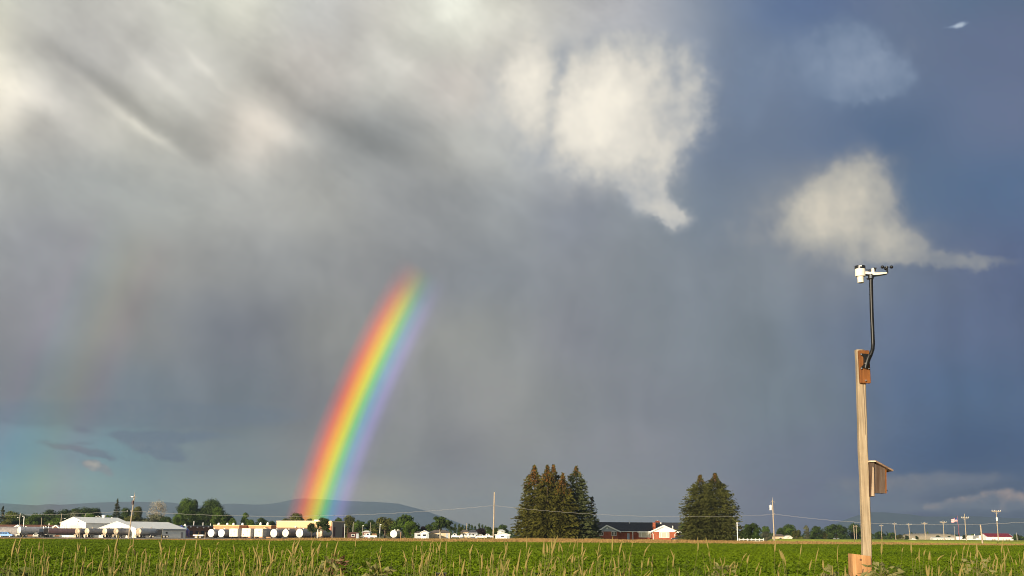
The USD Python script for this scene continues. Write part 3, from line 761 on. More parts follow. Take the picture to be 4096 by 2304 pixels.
# --- a black post top poking up at the lower edge
bp = at(1765, 2291, 9.0); g9 = float(T(bp[0], 9.0))
bpst = thing('black_post', 'short black square post whose top just shows at the bottom edge', 'post', (bp[0], 9.0, g9))
part(bpst, 'shaft', MB().box(-.032, .032, -.032, .032, -.2, bp[2] - g9 - .012, .004), black_plastic)
part(bpst, 'cap', MB().box(-.039, .039, -.039, .039, bp[2] - g9 - .012, bp[2] - g9, .004), black_plastic)

# ------------------------------------------------------------------ tall dry grass, weeds and the crop
def density(X):
    return np.interp(X, [0, 200, 420, 700, 950, 1150, 1300, 1450, 1750, 2050, 2350, 2600, 2750, 2950, 3120, 3300, 3370, 3495, 3520, 3850, 4096], [.35, .45, .9, 1.0, .8, .7, .25, .35, .9, 1.0, .95, .35, .18, .35, .35, .2, 0, 0, .7, .7, .6])


def spread(n, lo, hi, rng, wts=density):
    X = rng.uniform(-150, 4250, n * 4)
    X = X[rng.uniform(0, 1, len(X)) < wts(np.clip(X, 0, 4096))][:n]
    D = rng.uniform(lo, hi, len(X))
    x = np.array([at(a, 2200, d)[0] for a, d in zip(X, D)])
    return X, x, D


def stalks(n, rng):
    """Clumps of stalks: each clump has its own lean and height, each stalk departs a little from it."""
    X, x, D = spread(n, 6.3, 12.0, rng)
    for k in range(len(x)):
        cl_lean, cl_top = (rng.normal(.10, .10) if rng.uniform() < .65 else rng.normal(-.01, .06)), 1.44 - abs(rng.normal(0, 1)) * .17
        for _ in range(rng.choice([1, 1, 2, 3, 4, 6, 8])):
            gx, gy = x[k] + rng.normal(0, .07), D[k] + rng.normal(0, .1)
            g = float(T(gx, gy)); lean_ = cl_lean + rng.normal(0, .05)
            tip = max(min(cl_top + rng.normal(0, .07), 1.50), .98)
            base = np.array([gx - lean_ * .6, gy, g]); top = np.array([gx + lean_ * .4, gy + rng.normal(0, .08), tip])
            t = np.linspace(0, 1, 5)[:, None]
            p = base + (top - base) * t + np.array([rng.normal(.005, .025), 0, 0]) * (t * t)
            if rng.uniform() < .07:                              # a broken stem
                p[-1] = p[-2] + (p[-1] - p[-2])[[2, 1, 0]] * [1, 1, -.6]
            yield p


def grass():
    r = np.random.default_rng(21)
    st_mb, hd_mb, bl_mb = MB(), MB(), MB()
    for p in stalks(300, r):
        st_mb.tube(p, np.linspace(.0026, .0013, 5), 3, cap=False)
        d = unit(p[-1] - p[-2]); ln = r.uniform(.03, .11) * r.uniform(.8, 1.15); w = r.uniform(.0028, .0076)
        bendx = np.array([r.normal(.004, .014), 0, 0])
        hp = np.array([p[-1] + d * ln * t + bendx * t * t for t in (0, .15, .4, .7, 1.0)])
        if r.uniform() < .85:
            hd_mb.tube(hp, np.array([.0015, .8 * w, w, .7 * w, .001]), 5, cap=False)
    # leaf blades in drifts among the stalks, some green, most dry
    drift = lambda X: np.interp(X, [0, 150, 380, 520, 800, 950, 1100, 1400, 1700, 1900, 2150, 2450, 2560, 2760, 2900, 3150, 3420, 3500, 4096], [.5, .3, .5, 1, 1, .6, .5, .5, .5, .9, .9, .5, .9, .9, .7, .35, .4, .9, 1])
    n = 8000
    X, x, D = spread(n, 6.3, 12.5, r, drift)
    for k in range(len(x)):
        g = float(T(x[k], D[k])); h = r.uniform(.42, .98) * (.72 + .3 * float(drift(min(max(X[k], 0), 4096)))); a = r.normal(.03, .2)
        base = np.array([x[k], D[k], g]); t = np.linspace(0, 1, 5)[:, None]
        p = base + np.array([a, r.normal(0, .1), h]) * t + np.array([r.normal(.02, .16), 0, -r.uniform(0, .14)]) * t ** 3
        s = unit(np.array([1.0, r.normal(0, .7), 0])) * r.uniform(.0035, .010)
        v = np.concatenate([p - s * (1 - .9 * t ** 2), p + s * (1 - .9 * t ** 2)])
        f = [(i, i + 5, i + 1) for i in range(4)] + [(i + 1, i + 5, i + 6) for i in range(4)]
        bl_mb.add(v, f)
    return st_mb, hd_mb, bl_mb


straw = leaf_mat('straw', (.14, .13, .04), (.35, .29, .12), .2, .7)
seed = leaf_mat('seed_heads', (.24, .19, .06), (.84, .67, .31), .15, .7)
blade = leaf_mat('olive_blades', (.08, .11, .012), (.50, .36, .13), .3, .6)
gr = tag(UsdGeom.Xform.Define(stage, '/World/tall_grass').GetPrim(), 'tall straw-coloured dry grass with pale seed heads along the fence line', 'grass', kind='stuff')
a_, b_, c_ = grass()
part(gr, 'stalks', a_, straw, kind='stuff'); part(gr, 'seed_heads', b_, seed, kind='stuff'); part(gr, 'blades', c_, blade, kind='stuff')

# green weeds filling the lower edge
r = np.random.default_rng(33)
def wdens(X):
    return np.interp(X, [0, 250, 500, 800, 1000, 1500, 1800, 2300, 2600, 2900, 3200, 3500, 4096], [.9, .7, .6, .6, .9, 1, .9, .9, 1, .9, .8, 1, 1])
mbg = MB()
X, x, D = spread(1500, 7.0, 13.0, r, wdens)
for k in range(len(x)):
    g = float(T(x[k], D[k])); H_ = (.52 + r.uniform(.05, .52) * float(np.interp(X[k], [0, 90, 250, 450, 560, 800, 1050, 1250, 1420, 1600, 1750, 1950, 2150, 2420, 2600, 2780, 2950, 3200, 3450, 3560, 4096], [1, .8, .45, .6, .8, .8, .7, .9, .95, .9, .6, .75, .7, .7, .95, .9, .6, .5, .8, 1, .9]))) * r.uniform(.85, 1); m_ = r.integers(14, 30)
    hz_ = r.uniform(.25, 1, m_) * H_; ang = r.uniform(0, 6.28, m_); rad = r.uniform(0, .10, m_)
    c = np.stack([x[k] + np.cos(ang) * rad, D[k] + np.sin(ang) * rad, g + hz_], 1)
    d = np.stack([np.cos(ang), np.sin(ang), r.uniform(-.2, 1.1, m_)], 1)
    nrm = unit(np.stack([-np.cos(ang) * .5, -np.sin(ang) * .5, np.ones(m_)], 1) + r.normal(0, .3, (m_, 3)))
    mbg.add(*cards(c, d, nrm, r.uniform(.05, .12, m_), r.uniform(.015, .045, m_)))
wd = structure('weeds', mbg, leaf_mat('weed_green', (.07, .10, .012), (.24, .25, .04), .3, .6), kind='stuff', label='low tangled green weeds along the fence line at the bottom edge', cat='weeds')


def broad_weed(X, Y, D, label, hgt, spreadr, nleaf, seedn, leafm, size):
    """A coarse weed: a stem, side shoots and curled leaves."""
    r = np.random.default_rng(seedn); p = at(X, Y, D); g = float(T(p[0], D)); top = p[2] - g
    t = thing('broad_leaf_weed', label, 'weed', (p[0], D, g))
    st_ = MB().tube([(0, 0, 0), (.01, 0, top * .5), (0, 0, top)], [.008, .007, .003], 6)
    for k in range(6):
        z = top * r.uniform(.45, .95); a = r.uniform(0, 6.28); st_.tube([(0, 0, z), (math.cos(a) * spreadr * .6, math.sin(a) * spreadr * .6, z + .05)], [.005, .002], 5)
    part(t, 'stem', st_, straw)
    ang = r.uniform(0, 6.28, nleaf); z = top - hgt * r.uniform(0, 1, nleaf) ** 1.2; rad = spreadr * r.uniform(.1, .8, nleaf)
    c = np.stack([np.cos(ang) * rad, np.sin(ang) * rad, z], 1); d = np.stack([np.cos(ang), np.sin(ang), r.uniform(-.9, .9, nleaf)], 1)
    nrm = r.normal(0, 1, (nleaf, 3)) + [0, -.6, .6]
    part(t, 'leaves', cards(c, d, nrm, size * r.uniform(.6, 1.3, nleaf), size * r.uniform(.35, .7, nleaf), .35), leafm)
    return t


dryleaf = leaf_mat('pale_dry_leaves', (.20, .19, .07), (.46, .42, .22), .3, .6)
brownleaf = leaf_mat('brown_seed_plumes', (.17, .10, .05), (.36, .24, .15), .2, .7)
broad_weed(1345, 2225, 9.0, 'brown-plumed dock weed left of centre among green weeds', .16, .09, 60, 1, brownleaf, .045)
broad_weed(1325, 2236, 8.8, 'pale curled broad leaves beside the brown-plumed dock weed', .14, .08, 26, 2, dryleaf, .06)
broad_weed(1510, 2262, 8.6, 'pale green crumpled broad-leaf weed near the bottom edge left of centre', .16, .12, 44, 3, dryleaf, .075)
broad_weed(3525, 2262, 9.0, 'pale crumpled weed right of the short thick post', .16, .13, 46, 4, dryleaf, .07)
broad_weed(3905, 2240, 9.4, 'straw-pale bushy weed near the lower right corner', .2, .13, 60, 5, dryleaf, .05)
broad_weed(30, 2262, 8.8, 'leafy green and tan weed at the lower left corner', .2, .12, 46, 6, leaf_mat('mixed_weed', (.10, .12, .03), (.34, .30, .13), .3), .08)
broad_weed(3355, 2291, 9.6, 'curled tan leaf clump just left of the short thick post', .1, .10, 24, 7, dryleaf, .08)
broad_weed(2890, 2262, 9.6, 'straw-coloured thistle patch on the right of centre', .16, .14, 70, 8, dryleaf, .045)

# the crop: rows of leafy plants running away slightly to the right
ROW = math.radians(11.7); ca, sa = math.cos(ROW), math.sin(ROW)
def crop_patch(seedn):
    r = np.random.default_rng(seedn); C, Dr, N, Ls, Ws = [], [], [], [], []
    for row in range(4):
        for k in range(8):
            bx, by = (row - 1.5) * .56 + r.normal(0, .03), (k - 3.5) * .25 + r.normal(0, .04)
            m_ = 24; ang = r.uniform(0, 6.28, m_); u = r.uniform(0, 1, m_) ** .6; R = .27 * u
            hgt = .48 - .26 * u ** 2 + r.normal(0, .035, m_) + r.normal(0, .03)
            C.append(np.stack([bx + np.cos(ang) * R, by + np.sin(ang) * R, hgt], 1))
            tilt = r.normal(.1, .45, m_)
            Dr.append(np.stack([np.cos(ang), np.sin(ang), tilt], 1))
            N.append(np.stack([-np.cos(ang) * tilt + r.normal(0, .8, m_), -np.sin(ang) * tilt + r.normal(0, .8, m_), np.ones(m_)], 1))
            Ls.append(r.uniform(.09, .16, m_)); Ws.append(r.uniform(.06, .11, m_))
    return cards(np.vstack(C), np.vstack(Dr), np.vstack(N), np.concatenate(Ls), np.concatenate(Ws), .22)


pi = UsdGeom.PointInstancer.Define(stage, '/World/crop')
crop_m = leaf_mat('crop_leaves', (.105, .16, .002), (.43, .51, .004), .25, .7, field=.09)
protos = []
for k in range(3):
    part('/World/crop', 'leafy_rows', crop_patch(100 + k), crop_m); protos.append(Sdf.Path('/World/crop/leafy_rows' + (f'_{k:03d}' if k else '')))
pi.CreatePrototypesRel().SetTargets(protos)
r = np.random.default_rng(5); pos = []
for iu in range(-70, 71):
    for iv in range(8, 125):
        u, w_ = iu * 2.24, iv * 2.0
        x, y = u * ca + w_ * sa, -u * sa + w_ * ca
        if 23 < y < 205.5 and abs(x) < .475 * y + 3:
            pos.append((x, y, float(T(x, y)) + r.uniform(-.04, .05)))
pos = np.array(pos)
pi.CreatePositionsAttr(Vt.Vec3fArray.FromNumpy(pos.astype(np.float32)))
pi.CreateProtoIndicesAttr(Vt.IntArray.FromNumpy(r.integers(0, 3, len(pos)).astype(np.int32)))
half = np.where(r.uniform(0, 1, len(pos)) < .5, -ROW / 2, (math.pi - ROW) / 2)
pi.CreateOrientationsAttr(Vt.QuathArray([Gf.Quath(float(math.cos(a)), 0, 0, float(math.sin(a))) for a in half]))
pi.CreateScalesAttr(Vt.Vec3fArray.FromNumpy(np.stack([np.ones(len(pos)), np.ones(len(pos)), r.uniform(.85, 1.15, len(pos))], 1).astype(np.float32)))
tag(pi.GetPrim(), 'green leafy row crop filling the field as far as the bank', 'crop', kind='stuff')

# dry grass standing on the bank
def tuft_patch(seedn, n, hgt):
    r = np.random.default_rng(seedn)
    c = np.stack([r.uniform(-1.5, 1.5, n), r.uniform(-1.5, 1.5, n), np.zeros(n)], 1)
    d = np.stack([r.normal(.1, .3, n), r.normal(0, .3, n), np.ones(n)], 1)
    return cards(c, d, r.normal(0, 1, (n, 3)) + [0, -1, 0], hgt * r.uniform(.4, 1.2, n) ** 1.3, r.uniform(.05, .14, n), .1)


pg = UsdGeom.PointInstancer.Define(stage, '/World/bank_grass'); protos = []
bank_m = leaf_mat('bank_grass', (.30, .19, .07), (.55, .38, .17), .2, .8, .06)
for k in range(3):
    part('/World/bank_grass', 'tufts', tuft_patch(200 + k, 260, .42), bank_m); protos.append(Sdf.Path('/World/bank_grass/tufts' + (f'_{k:03d}' if k else '')))
pg.CreatePrototypesRel().SetTargets(protos); pos = []
for x in np.arange(-130, 131, 2.6):
    for y in np.arange(207.5, 250, 2.6):
        xx_, yy_ = x + r.uniform(-.5, .5), y + r.uniform(-.5, .5); pos.append((xx_, yy_, float(T(xx_, yy_))))
pos = np.array(pos)
pg.CreatePositionsAttr(Vt.Vec3fArray.FromNumpy(pos.astype(np.float32)))
pg.CreateProtoIndicesAttr(Vt.IntArray.FromNumpy(r.integers(0, 3, len(pos)).astype(np.int32)))
pg.CreateScalesAttr(Vt.Vec3fArray.FromNumpy(np.stack([np.ones(len(pos)), np.ones(len(pos)), r.uniform(.5, 1.25, len(pos)) * np.where(pos[:, 0] < -40, .65, 1)], 1).astype(np.float32)))
tag(pg.GetPrim(), 'dry tan grass standing on the low bank at the far end of the field', 'grass', kind='stuff')
# ------------------------------------------------------------------ buildings, vehicles, poles
def loc(X, D, lift=0.0):
    x = float(at(X, 2150, D)[0]); return (x, float(D), float(T(x, D)) + lift)


def mpp(D):
    return D / F                                               # metres per photograph pixel at that distance


def ztop(X, Y, D):
    return float(at(X, Y, D)[2] - T(at(X, Y, D)[0], D))


def noisy(name, c, rough=.8, v=.12, sc=1.5, **k):
    return mat(name, c, rough, v, sc, **k)


white_paint = noisy('white_painted_metal', (.74, .72, .66), .5, .05, .6)
cream_tank = noisy('cream_tank_paint', (.72, .68, .58), .45, .10, .8)
tan_steel = mat('tan_weathered_steel', (.30, .23, .15), .5, color2=(.52, .42, .29), scale=1.2)
grey_steel = mat('grey_weathered_steel', (.22, .20, .20), .5, color2=(.34, .31, .29), scale=1.0)
dark_frame = mat('dark_chassis', (.03, .028, .026), .8, .3, 2.0)
tyre = mat('tyre_rubber', (.018, .018, .018), .85)
rim_m = mat('pale_wheel_rim', (.55, .50, .42), .5)
glass_dark = mat('dark_window_glass', (.015, .02, .03), .08, spec=.6)
chrome = mat('dull_chrome', (.6, .58, .52), .3, metal=1.0)
shingle = mat('dark_shingles', (.022, .022, .028), .85, .35, 3.0, bump=.02)
brown_shingle = mat('red_brown_shingles', (.14, .050, .024), .85, .25, 1.5)
grey_shingle = mat('grey_brown_shingles', (.13, .10, .08), .85, .25, 1.5)
white_roof = mat('bright_white_roof', (.84, .83, .79), .5)
white_trim = mat('white_trim', (.78, .76, .70), .6)
window_white = mat('pale_curtained_glass', (.50, .47, .38), .15)


def brick(name, a, b, mortar, s=4.0):
    g = Graph()
    tc = g.add('texture_coordinate', 'object'); sp = g.add('separate_xyz', 'x', vector=tc)[:-2]
    v = g.add('combine_xyz', 'vector', x=g.math('add', sp + '.x', sp + '.y'), y=sp + '.z', z=0.0)
    bk = g.add('brick_texture', 'color', vector=v, color1=a, color2=b, mortar=mortar, scale=s, mortar_size=.012, brick_width=.9, row_height=.32)
    n = g.add('noise_texture', 'fac', vector=tc, scale=.9, detail=4.0)
    c = g.vec('scale', bk, scale=g.step(n, .3, .7, .85, 1.12))
    p = g.add('principled_bsdf', 'BSDF', base_color=c, roughness=.85, specular_ior_level=.2)
    return usdkit.material(stage, f'/World/Looks/{name}', g.nodes, g.links, surface=p[1:])


red_brick = brick('red_brick', (.29, .062, .026), (.36, .09, .038), (.28, .19, .14))
school_brick = brick('orange_school_brick', (.50, .22, .10), (.56, .26, .13), (.5, .36, .24), 2.0)
dull_brick = brick('dull_brown_brick', (.17, .085, .055), (.21, .11, .07), (.2, .14, .1), 2.0)
stucco = noisy('cream_orange_stucco', (.68, .46, .24), .9, .06, .4)
rose_wall = noisy('rose_painted_wall', (.42, .17, .10), .9, .08, .5)


def wheel(parent, x, y, r, w, axis='x', name='wheel', rim=True):
    b = MB().lathe([(0, -w / 2), (r * .8, -w / 2), (r, -w / 2 + w * .15), (r, w / 2 - w * .15), (r * .8, w / 2), (0, w / 2)], (x, y, r), 16, axis)
    p = part(parent, name, b, tyre, 40)
    if rim:
        s = MB()
        for d in (-1, 1):
            s.lathe([(0, d * (w / 2 + .012)), (r * .55, d * (w / 2 + .012)), (r * .6, d * w / 2)][::d], (x, y, r), 12, axis)
        part(p, 'rim', s, rim_m, 40)
    return p


YAW = -24.0                                                    # sheds and trailers all point away to the right


def tanker(X, D, dia, length, zc, m_end, m_body, label, group=None, legs=False, dome=.25, step=True, yaw=YAW, name='tank_trailer'):
    """A tank on a running gear, its near end at X: end caps, barrel, hatches, chassis, wheels."""
    t = thing(name, label, 'tank trailer', loc(X, D), yaw, group)
    r = dia / 2; ds = dome * r
    part(t, 'barrel', MB().lathe([(r, 0), (r, length)], (0, 0, zc), 28, 'y'), m_body, 40)
    part(t, 'end_cap', MB().lathe([(0, -ds), (r * .4, -ds * .9), (r * .75, -ds * .55), (r * .97, -ds * .08), (r * 1.015, 0), (r * 1.015, .12), (r, .14)], (0, 0, zc), 28, 'y'), m_end, 40)
    part(t, 'end_cap', MB().lathe([(r, length - .02), (r * .97, length + ds * .08), (r * .7, length + ds * .6), (0, length + ds)], (0, 0, zc), 28, 'y'), m_body, 40)
    bands = MB()
    for y in np.arange(1.5, length - .5, max(1.6, length / 6)):
        bands.lathe([(r, -.05), (r * 1.02, -.05), (r * 1.02, .05), (r, .05)], (0, y, zc), 28, 'y')
    part(t, 'band', bands, m_body, 40)
    for y in np.linspace(length * .2, length * .8, 2):
        h = part(t, 'hatch', MB().lathe([(0, 0), (.28, 0), (.28, .22), (.22, .28), (0, .30)], (0, y, zc + r - .04), 14), m_end, 40)
    w2 = r * .85
    part(t, 'chassis', MB().box(-w2, -w2 + .18, -.1, length, zc - r - .30, zc - r + .12).box(w2 - .18, w2, -.1, length, zc - r - .30, zc - r + .12).box(-r, r, -.35, -.1, zc - r - .34, zc - r - .06), dark_frame)
    rad = min(.52, (zc - r) * .6 + .12)
    if not legs:
        for y in (.9, 2.1):
            for sx in (-1, 1):
                wheel(t, sx * (r - .18), y, rad, .42)
        if step:
            part(t, 'mudguard', MB().box(-r - .05, -r + .5, .3, 2.7, rad * 2 + .04, rad * 2 + .10).box(r - .5, r + .05, .3, 2.7, rad * 2 + .04, rad * 2 + .10).box(-r, -r + .5, -.42, -.36, .35, .9).box(r - .5, r, -.42, -.36, .35, .9).box(-r, r, -.44, -.37, .9, 1.08), m_end)
    else:
        sk = MB()
        for y in (.6, length * .5, length - .6):
            sk.box(-r * .9, r * .9, y - .12, y + .12, 0, zc - r * .9)
        part(t, 'skid', sk, dark_frame)
    lad = MB()
    for k in range(6):
        lad.box(-.2, .2, -ds * .7 - .16, -ds * .7 - .13, zc - r + .1 + k * .28, zc - r + .14 + k * .28)
    lad.box(-.23, -.19, -ds * .7 - .17, -ds * .7 - .12, zc - r, zc + r * .6).box(.19, .23, -ds * .7 - .17, -ds * .7 - .12, zc - r, zc + r * .6)
    part(t, 'ladder', lad, m_end)
    return t


def truck_tractor(X, D, label, m_body, yaw=YAW, s=1.0):
    """A semi tractor seen from its nose: hood, cab, sleeper, bumper, grille, stacks, wheels."""
    t = thing('truck_tractor', label, 'truck', loc(X, D), yaw, scale=(s, s, s))
    part(t, 'cab', MB().hull([(x, y, z) for x in (-1.1, 1.1) for y, z in ((2.3, 1.1), (2.5, 2.9), (4.2, 3.1), (4.2, 1.1))]), m_body)
    part(t, 'windscreen', MB().hull([(x, y, z) for x in (-.95, .95) for y, z in ((2.34, 1.95), (2.47, 2.75), (2.50, 2.75), (2.38, 1.95))]), glass_dark)
    part(t, 'hood', MB().hull([(x, y, z) for x in (-.8, .8) for y, z in ((.1, .7), (.15, 1.6), (2.3, 1.9), (2.3, .7))]), m_body)
    gr_ = MB()
    for k in range(6):
        gr_.box(-.55, .55, .04, .10, .75 + k * .14, .83 + k * .14)
    part(t, 'grille', gr_, chrome)
    part(t, 'bumper', MB().box(-1.2, 1.2, -.15, .05, .35, .70, .03), rim_m)
    for s_ in (-1, 1):
        part(t, 'headlight', MB().box(s_ * .95 - .17, s_ * .95 + .17, -.02, .1, .85, 1.1, .03), white_trim)
        part(t, 'fender', MB().hull([(s_ * a, y, z) for a in (.8, 1.2) for y, z in ((.1, .75), (.5, 1.2), (1.3, 1.2), (1.7, .75))]), m_body)
        part(t, 'exhaust_stack', MB().tube([(s_ * 1.0, 4.3, 1.0), (s_ * 1.0, 4.3, 3.7)], .09, 8), chrome)
        for y in (.95, 5.0, 6.2):
            wheel(t, s_ * 1.0, y, .52, .38)
    part(t, 'frame', MB().box(-.45, .45, .3, 7.0, .6, .95), dark_frame)
    return t


def gable_shed(name, label, X, D, W_, Lg, eave, ridge_, wall, roof, yaw, cat='building', group=None, over=.3, gx=0.0):
    """A gabled building: near gable from X to the right, ridge running away."""
    t = thing(name, label, cat, loc(X, D), yaw, group)
    part(t, 'wall', MB().prism([(0, 0), (W_, 0), (W_, eave), (W_ / 2, ridge_), (0, eave)], 0, Lg, 'y'), wall)
    k = (ridge_ - eave) / (W_ / 2); th = .14
    rf = MB()
    for s in (0, 1):
        a, b = (-over, eave - over * k), (W_ / 2, ridge_)
        if s:
            a = (W_ + over, eave - over * k)
        rf.prism([(a[0], a[1] + .01), (b[0], b[1] + .01), (b[0], b[1] + th), (a[0], a[1] + th)][::(-1 if s else 1)], -over, Lg + over, 'y')
    part(t, 'roof', rf, roof)
    return t


# --- white metal sheds at the tanker yard
D = 452; s = mpp(D)
sh = gable_shed('white_shed', 'large white metal shed with a tall pale roll-up door in its gable', 238, D, 130 * s / .83, 19, 55 * s, 77 * s, white_paint, white_roof, -34)
wS = 130 * s / .83
rd = part(sh, 'roll_up_door', MB().box(.36 * wS, .76 * wS, -.07, .06, 0, 46 * s), noisy('pale_peach_door', (.66, .55, .40), .6, .05, .5))
sl = MB()
for k in range(10):
    sl.box(.37 * wS, .75 * wS, -.09, -.071, (k + .5) * 4.5 * s, (k + .5) * 4.5 * s + .05)
part(rd, 'door_slat', sl, white_trim)
part(sh, 'downpipe', MB().tube([(.17 * wS, -.08, 0), (.17 * wS, -.08, 44 * s)], .07, 6), grey_steel)
part(sh, 'downpipe', MB().tube([(.25 * wS, -.08, 0), (.25 * wS, -.08, 50 * s)], .07, 6), grey_steel)
for fx, fz in ((.08, 44), (.7, 61), (.69, 51)):
    part(sh, 'lamp', MB().ball((fx * wS, -.15, fz * s), (.22, .16, .16)), dark_frame)
part(sh, 'roof_vent', MB().lathe([(.5, 0), (.55, .5), (.8, .55), (.75, .85), (0, 1.0)], (wS * .5, 13, 77 * s), 12), white_trim, 40)

D = 440; s = mpp(D)
sh2 = gable_shed('white_shed', 'long low white shed with a blank grey side wall and one small dark window', 392, D, 185 * s / .83, 22, 35 * s, 61 * s, white_paint, white_roof, -34)
wS = 185 * s / .83
win = part(sh2, 'window', MB().box(wS, wS + .05, 12.8, 13.9, 15 * s, 25 * s), white_trim)
part(win, 'pane', MB().box(wS + .05, wS + .07, 12.92, 13.78, 16.5 * s, 23.5 * s), glass_dark)
part(sh2, 'door', MB().box(wS, wS + .05, 19.8, 20.8, 0, 23 * s), grey_steel)
part(sh2, 'fascia', MB().box(wS + .05, wS + .36, -.3, 22.3, 34 * s - .30, 34 * s - .05), mat('grey_blue_fascia', (.16, .2, .27), .6))

# --- long red-brown roofed houses at the far left
for k, (X, D, Lp, lab) in enumerate(((-30, 540, 190, 'long low house with a red-brown roof behind the blue car'), (150, 545, 88, 'smaller red-brown roofed house beside the big white shed'))):
    s = mpp(D); hh = thing('low_house', lab, 'house', loc(X, D))
    part(hh, 'wall', MB().box(0, Lp * s, 0, 8, 0, 30 * s), dull_brick)
    part(hh, 'roof', MB().prism([(-.6, 30 * s), (4, 43 * s), (8.6, 30 * s), (8.6, 30 * s + .15), (4, 43 * s + .18), (-.6, 30 * s + .15)], -.6, Lp * s + .6, 'x'), brown_shingle)
    gx_ = (100 if k == 0 else 73) * s
    part(hh, 'front_gable', MB().prism([(gx_ - 18 * s, 29 * s), (gx_ + 14 * s, 29 * s), (gx_, 39 * s)], -1.5, .3, 'y'), dull_brick)
    tr = MB()
    for a, b in (((gx_ - 21 * s, 28 * s), (gx_, 40 * s)), ((gx_ + 17 * s, 28 * s), (gx_, 40 * s))):
        tr.hull([(a[0], -1.8, a[1]), (a[0], -1.8, a[1] + .5), (b[0], -1.8, b[1]), (b[0], -1.8, b[1] + .5), (a[0], .3, a[1] + .3), (a[0], .3, a[1] + .5), (b[0], .3, b[1] + .3), (b[0], .3, b[1] + .5)])
    part(hh, 'gable_trim', tr, white_trim)
    part(hh, 'roof_vent', MB().lathe([(.2, -.3), (.2, .7), (.35, .7), (0, .95)], (105 * s if k == 0 else 30 * s, 3.5, 43 * s), 8), white_trim)
    for q_ in range(3):
        w_ = part(hh, 'window', MB().box((.15 + .3 * q_) * Lp * s, (.15 + .3 * q_) * Lp * s + 1.6, -.06, .02, 10 * s, 22 * s), white_trim)
        part(w_, 'pane', MB().box((.15 + .3 * q_) * Lp * s + .15, (.15 + .3 * q_) * Lp * s + 1.45, -.09, -.062, 11.2 * s, 20.8 * s), glass_dark)

# --- the blue car at the left edge
def suv(X, D, label, paint, length=4.6, faces=1, name='parked_car', cat='car', yaw=0.0, group=None, kind='suv'):
    t = thing(name, label, cat, loc(X, D), yaw, group); f = faces
    Lh = length / 2
    body = {'suv': [(-Lh, .45), (-Lh, 1.05), (Lh - .9, 1.05), (Lh - .15, .98), (Lh, .75), (Lh, .45)],
            'pickup': [(-Lh, .5), (-Lh, 1.05), (Lh - 1.2, 1.08), (Lh - .1, 1.0), (Lh, .8), (Lh, .5)],
            'sedan': [(-Lh, .35), (-Lh, .85), (-Lh + .8, .93), (Lh - 1.1, .92), (Lh - .1, .75), (Lh, .35)]}[kind]
    cab = {'suv': [(-Lh + .05, 1.05), (-Lh + .35, 1.75), (Lh - 1.75, 1.75), (Lh - 1.05, 1.05)],
           'pickup': [(-.45, 1.05), (-.3, 1.75), (.75, 1.75), (1.35, 1.07)],
           'sedan': [(-Lh + .6, .92), (-Lh + 1.3, 1.4), (.35, 1.42), (1.05, .92)]}[kind]
    part(t, 'body', MB().prism([(x * f, z) for x, z in body], -.88, .88, 'y'), paint)
    part(t, 'cabin', MB().hull([(x * f, y * (.86 if i in (0, 3) else .70), z) for i, (x, z) in enumerate(cab) for y in (-1, 1)]), paint)
    xs_ = sorted(x for x, z in cab); z0, z1 = cab[0][1] + .1, cab[1][1] - .12
    n_ = 1 if kind == 'pickup' else 3
    lo_, hi_ = xs_[0] + .38, xs_[-1] - .62
    for k in range(n_):
        a, b = lo_ + (hi_ - lo_) * k / n_ + .05, lo_ + (hi_ - lo_) * (k + 1) / n_ - .05
        part(t, 'side_window', MB().hull([(a * f, -.86, z0), (b * f, -.86, z0), (a * f, -.755, z1), (b * f, -.755, z1), (a * f, -.80, z0), (b * f, -.80, z0)]), glass_dark)
    part(t, 'windscreen', MB().hull([((cab[3][0] - .02) * f, y, cab[3][1] + .08) for y in (-.78, .78)] + [((cab[2][0] + .07) * f, y, cab[2][1] - .08) for y in (-.64, .64)] + [((cab[3][0] + .03) * f, y, cab[3][1] + .08) for y in (-.78, .78)] + [((cab[2][0] + .12) * f, y, cab[2][1] - .08) for y in (-.64, .64)]), glass_dark)
    for sx in (-1, 1):
        for sy in (-1, 1):
            wheel(t, sx * (Lh - .85) * f, sy * .76, .36 if kind != 'sedan' else .31, .26, 'y')
    for sy in (-.62, .62):
        part(t, 'headlight', MB().box(*sorted(((Lh - .06) * f, (Lh + .02) * f)), sy - .14, sy + .14, .68, .84), white_trim)
    part(t, 'bumper', MB().box(*sorted(((Lh - .05) * f, (Lh + .1) * f)), -.85, .85, .38, .55, .02), dark_frame)
    return t


suv(24, 418, 'bright blue off-road car cut by the left edge of the picture', mat('bright_blue_paint', (.055, .24, .62), .3, coat=.4), 4.7)

# --- tankers in the yard
tanker(-40, 436, 3.3, 11, 1.9, cream_tank, grey_steel, 'pale grey tank cut by the left edge behind the blue car', yaw=-78, legs=True)
tanker(74, 425, 2.35, 12.5, 2.35, cream_tank, mat('light_grey_tank', (.36, .36, .38), .4, .1, 1.0), 'long silver-grey tank trailer with a round cream end right of the blue car', yaw=-38)
truck_tractor(142, 415, 'dark semi tractor with a pale louvred grille between two tankers', mat('black_truck_paint', (.02, .02, .022), .35, coat=.3))
tanker(186, 426, 2.0, 10, 2.15, cream_tank, mat('dark_maroon_tank', (.12, .075, .08), .4, .15, 1.0), 'dark maroon-grey tank trailer just left of the big white shed', yaw=-50)
YD = 425
tanker(307, YD, 1.95, 9, 2.15, tan_steel, grey_steel, 'leftmost tan-ended tanker of the row before the white sheds')
tanker(346, YD, 1.95, 13, 2.2, mat('pale_tan_paint', (.58, .47, .33), .45, .1, 1.0), grey_steel, 'pale tan-ended tanker, second of the row before the white sheds')
tanker(417, YD, 2.0, 10, 2.2, mat('pale_tan_paint', (.58, .47, .33)), grey_steel, 'pale-ended tanker in the middle of the row before the white sheds')
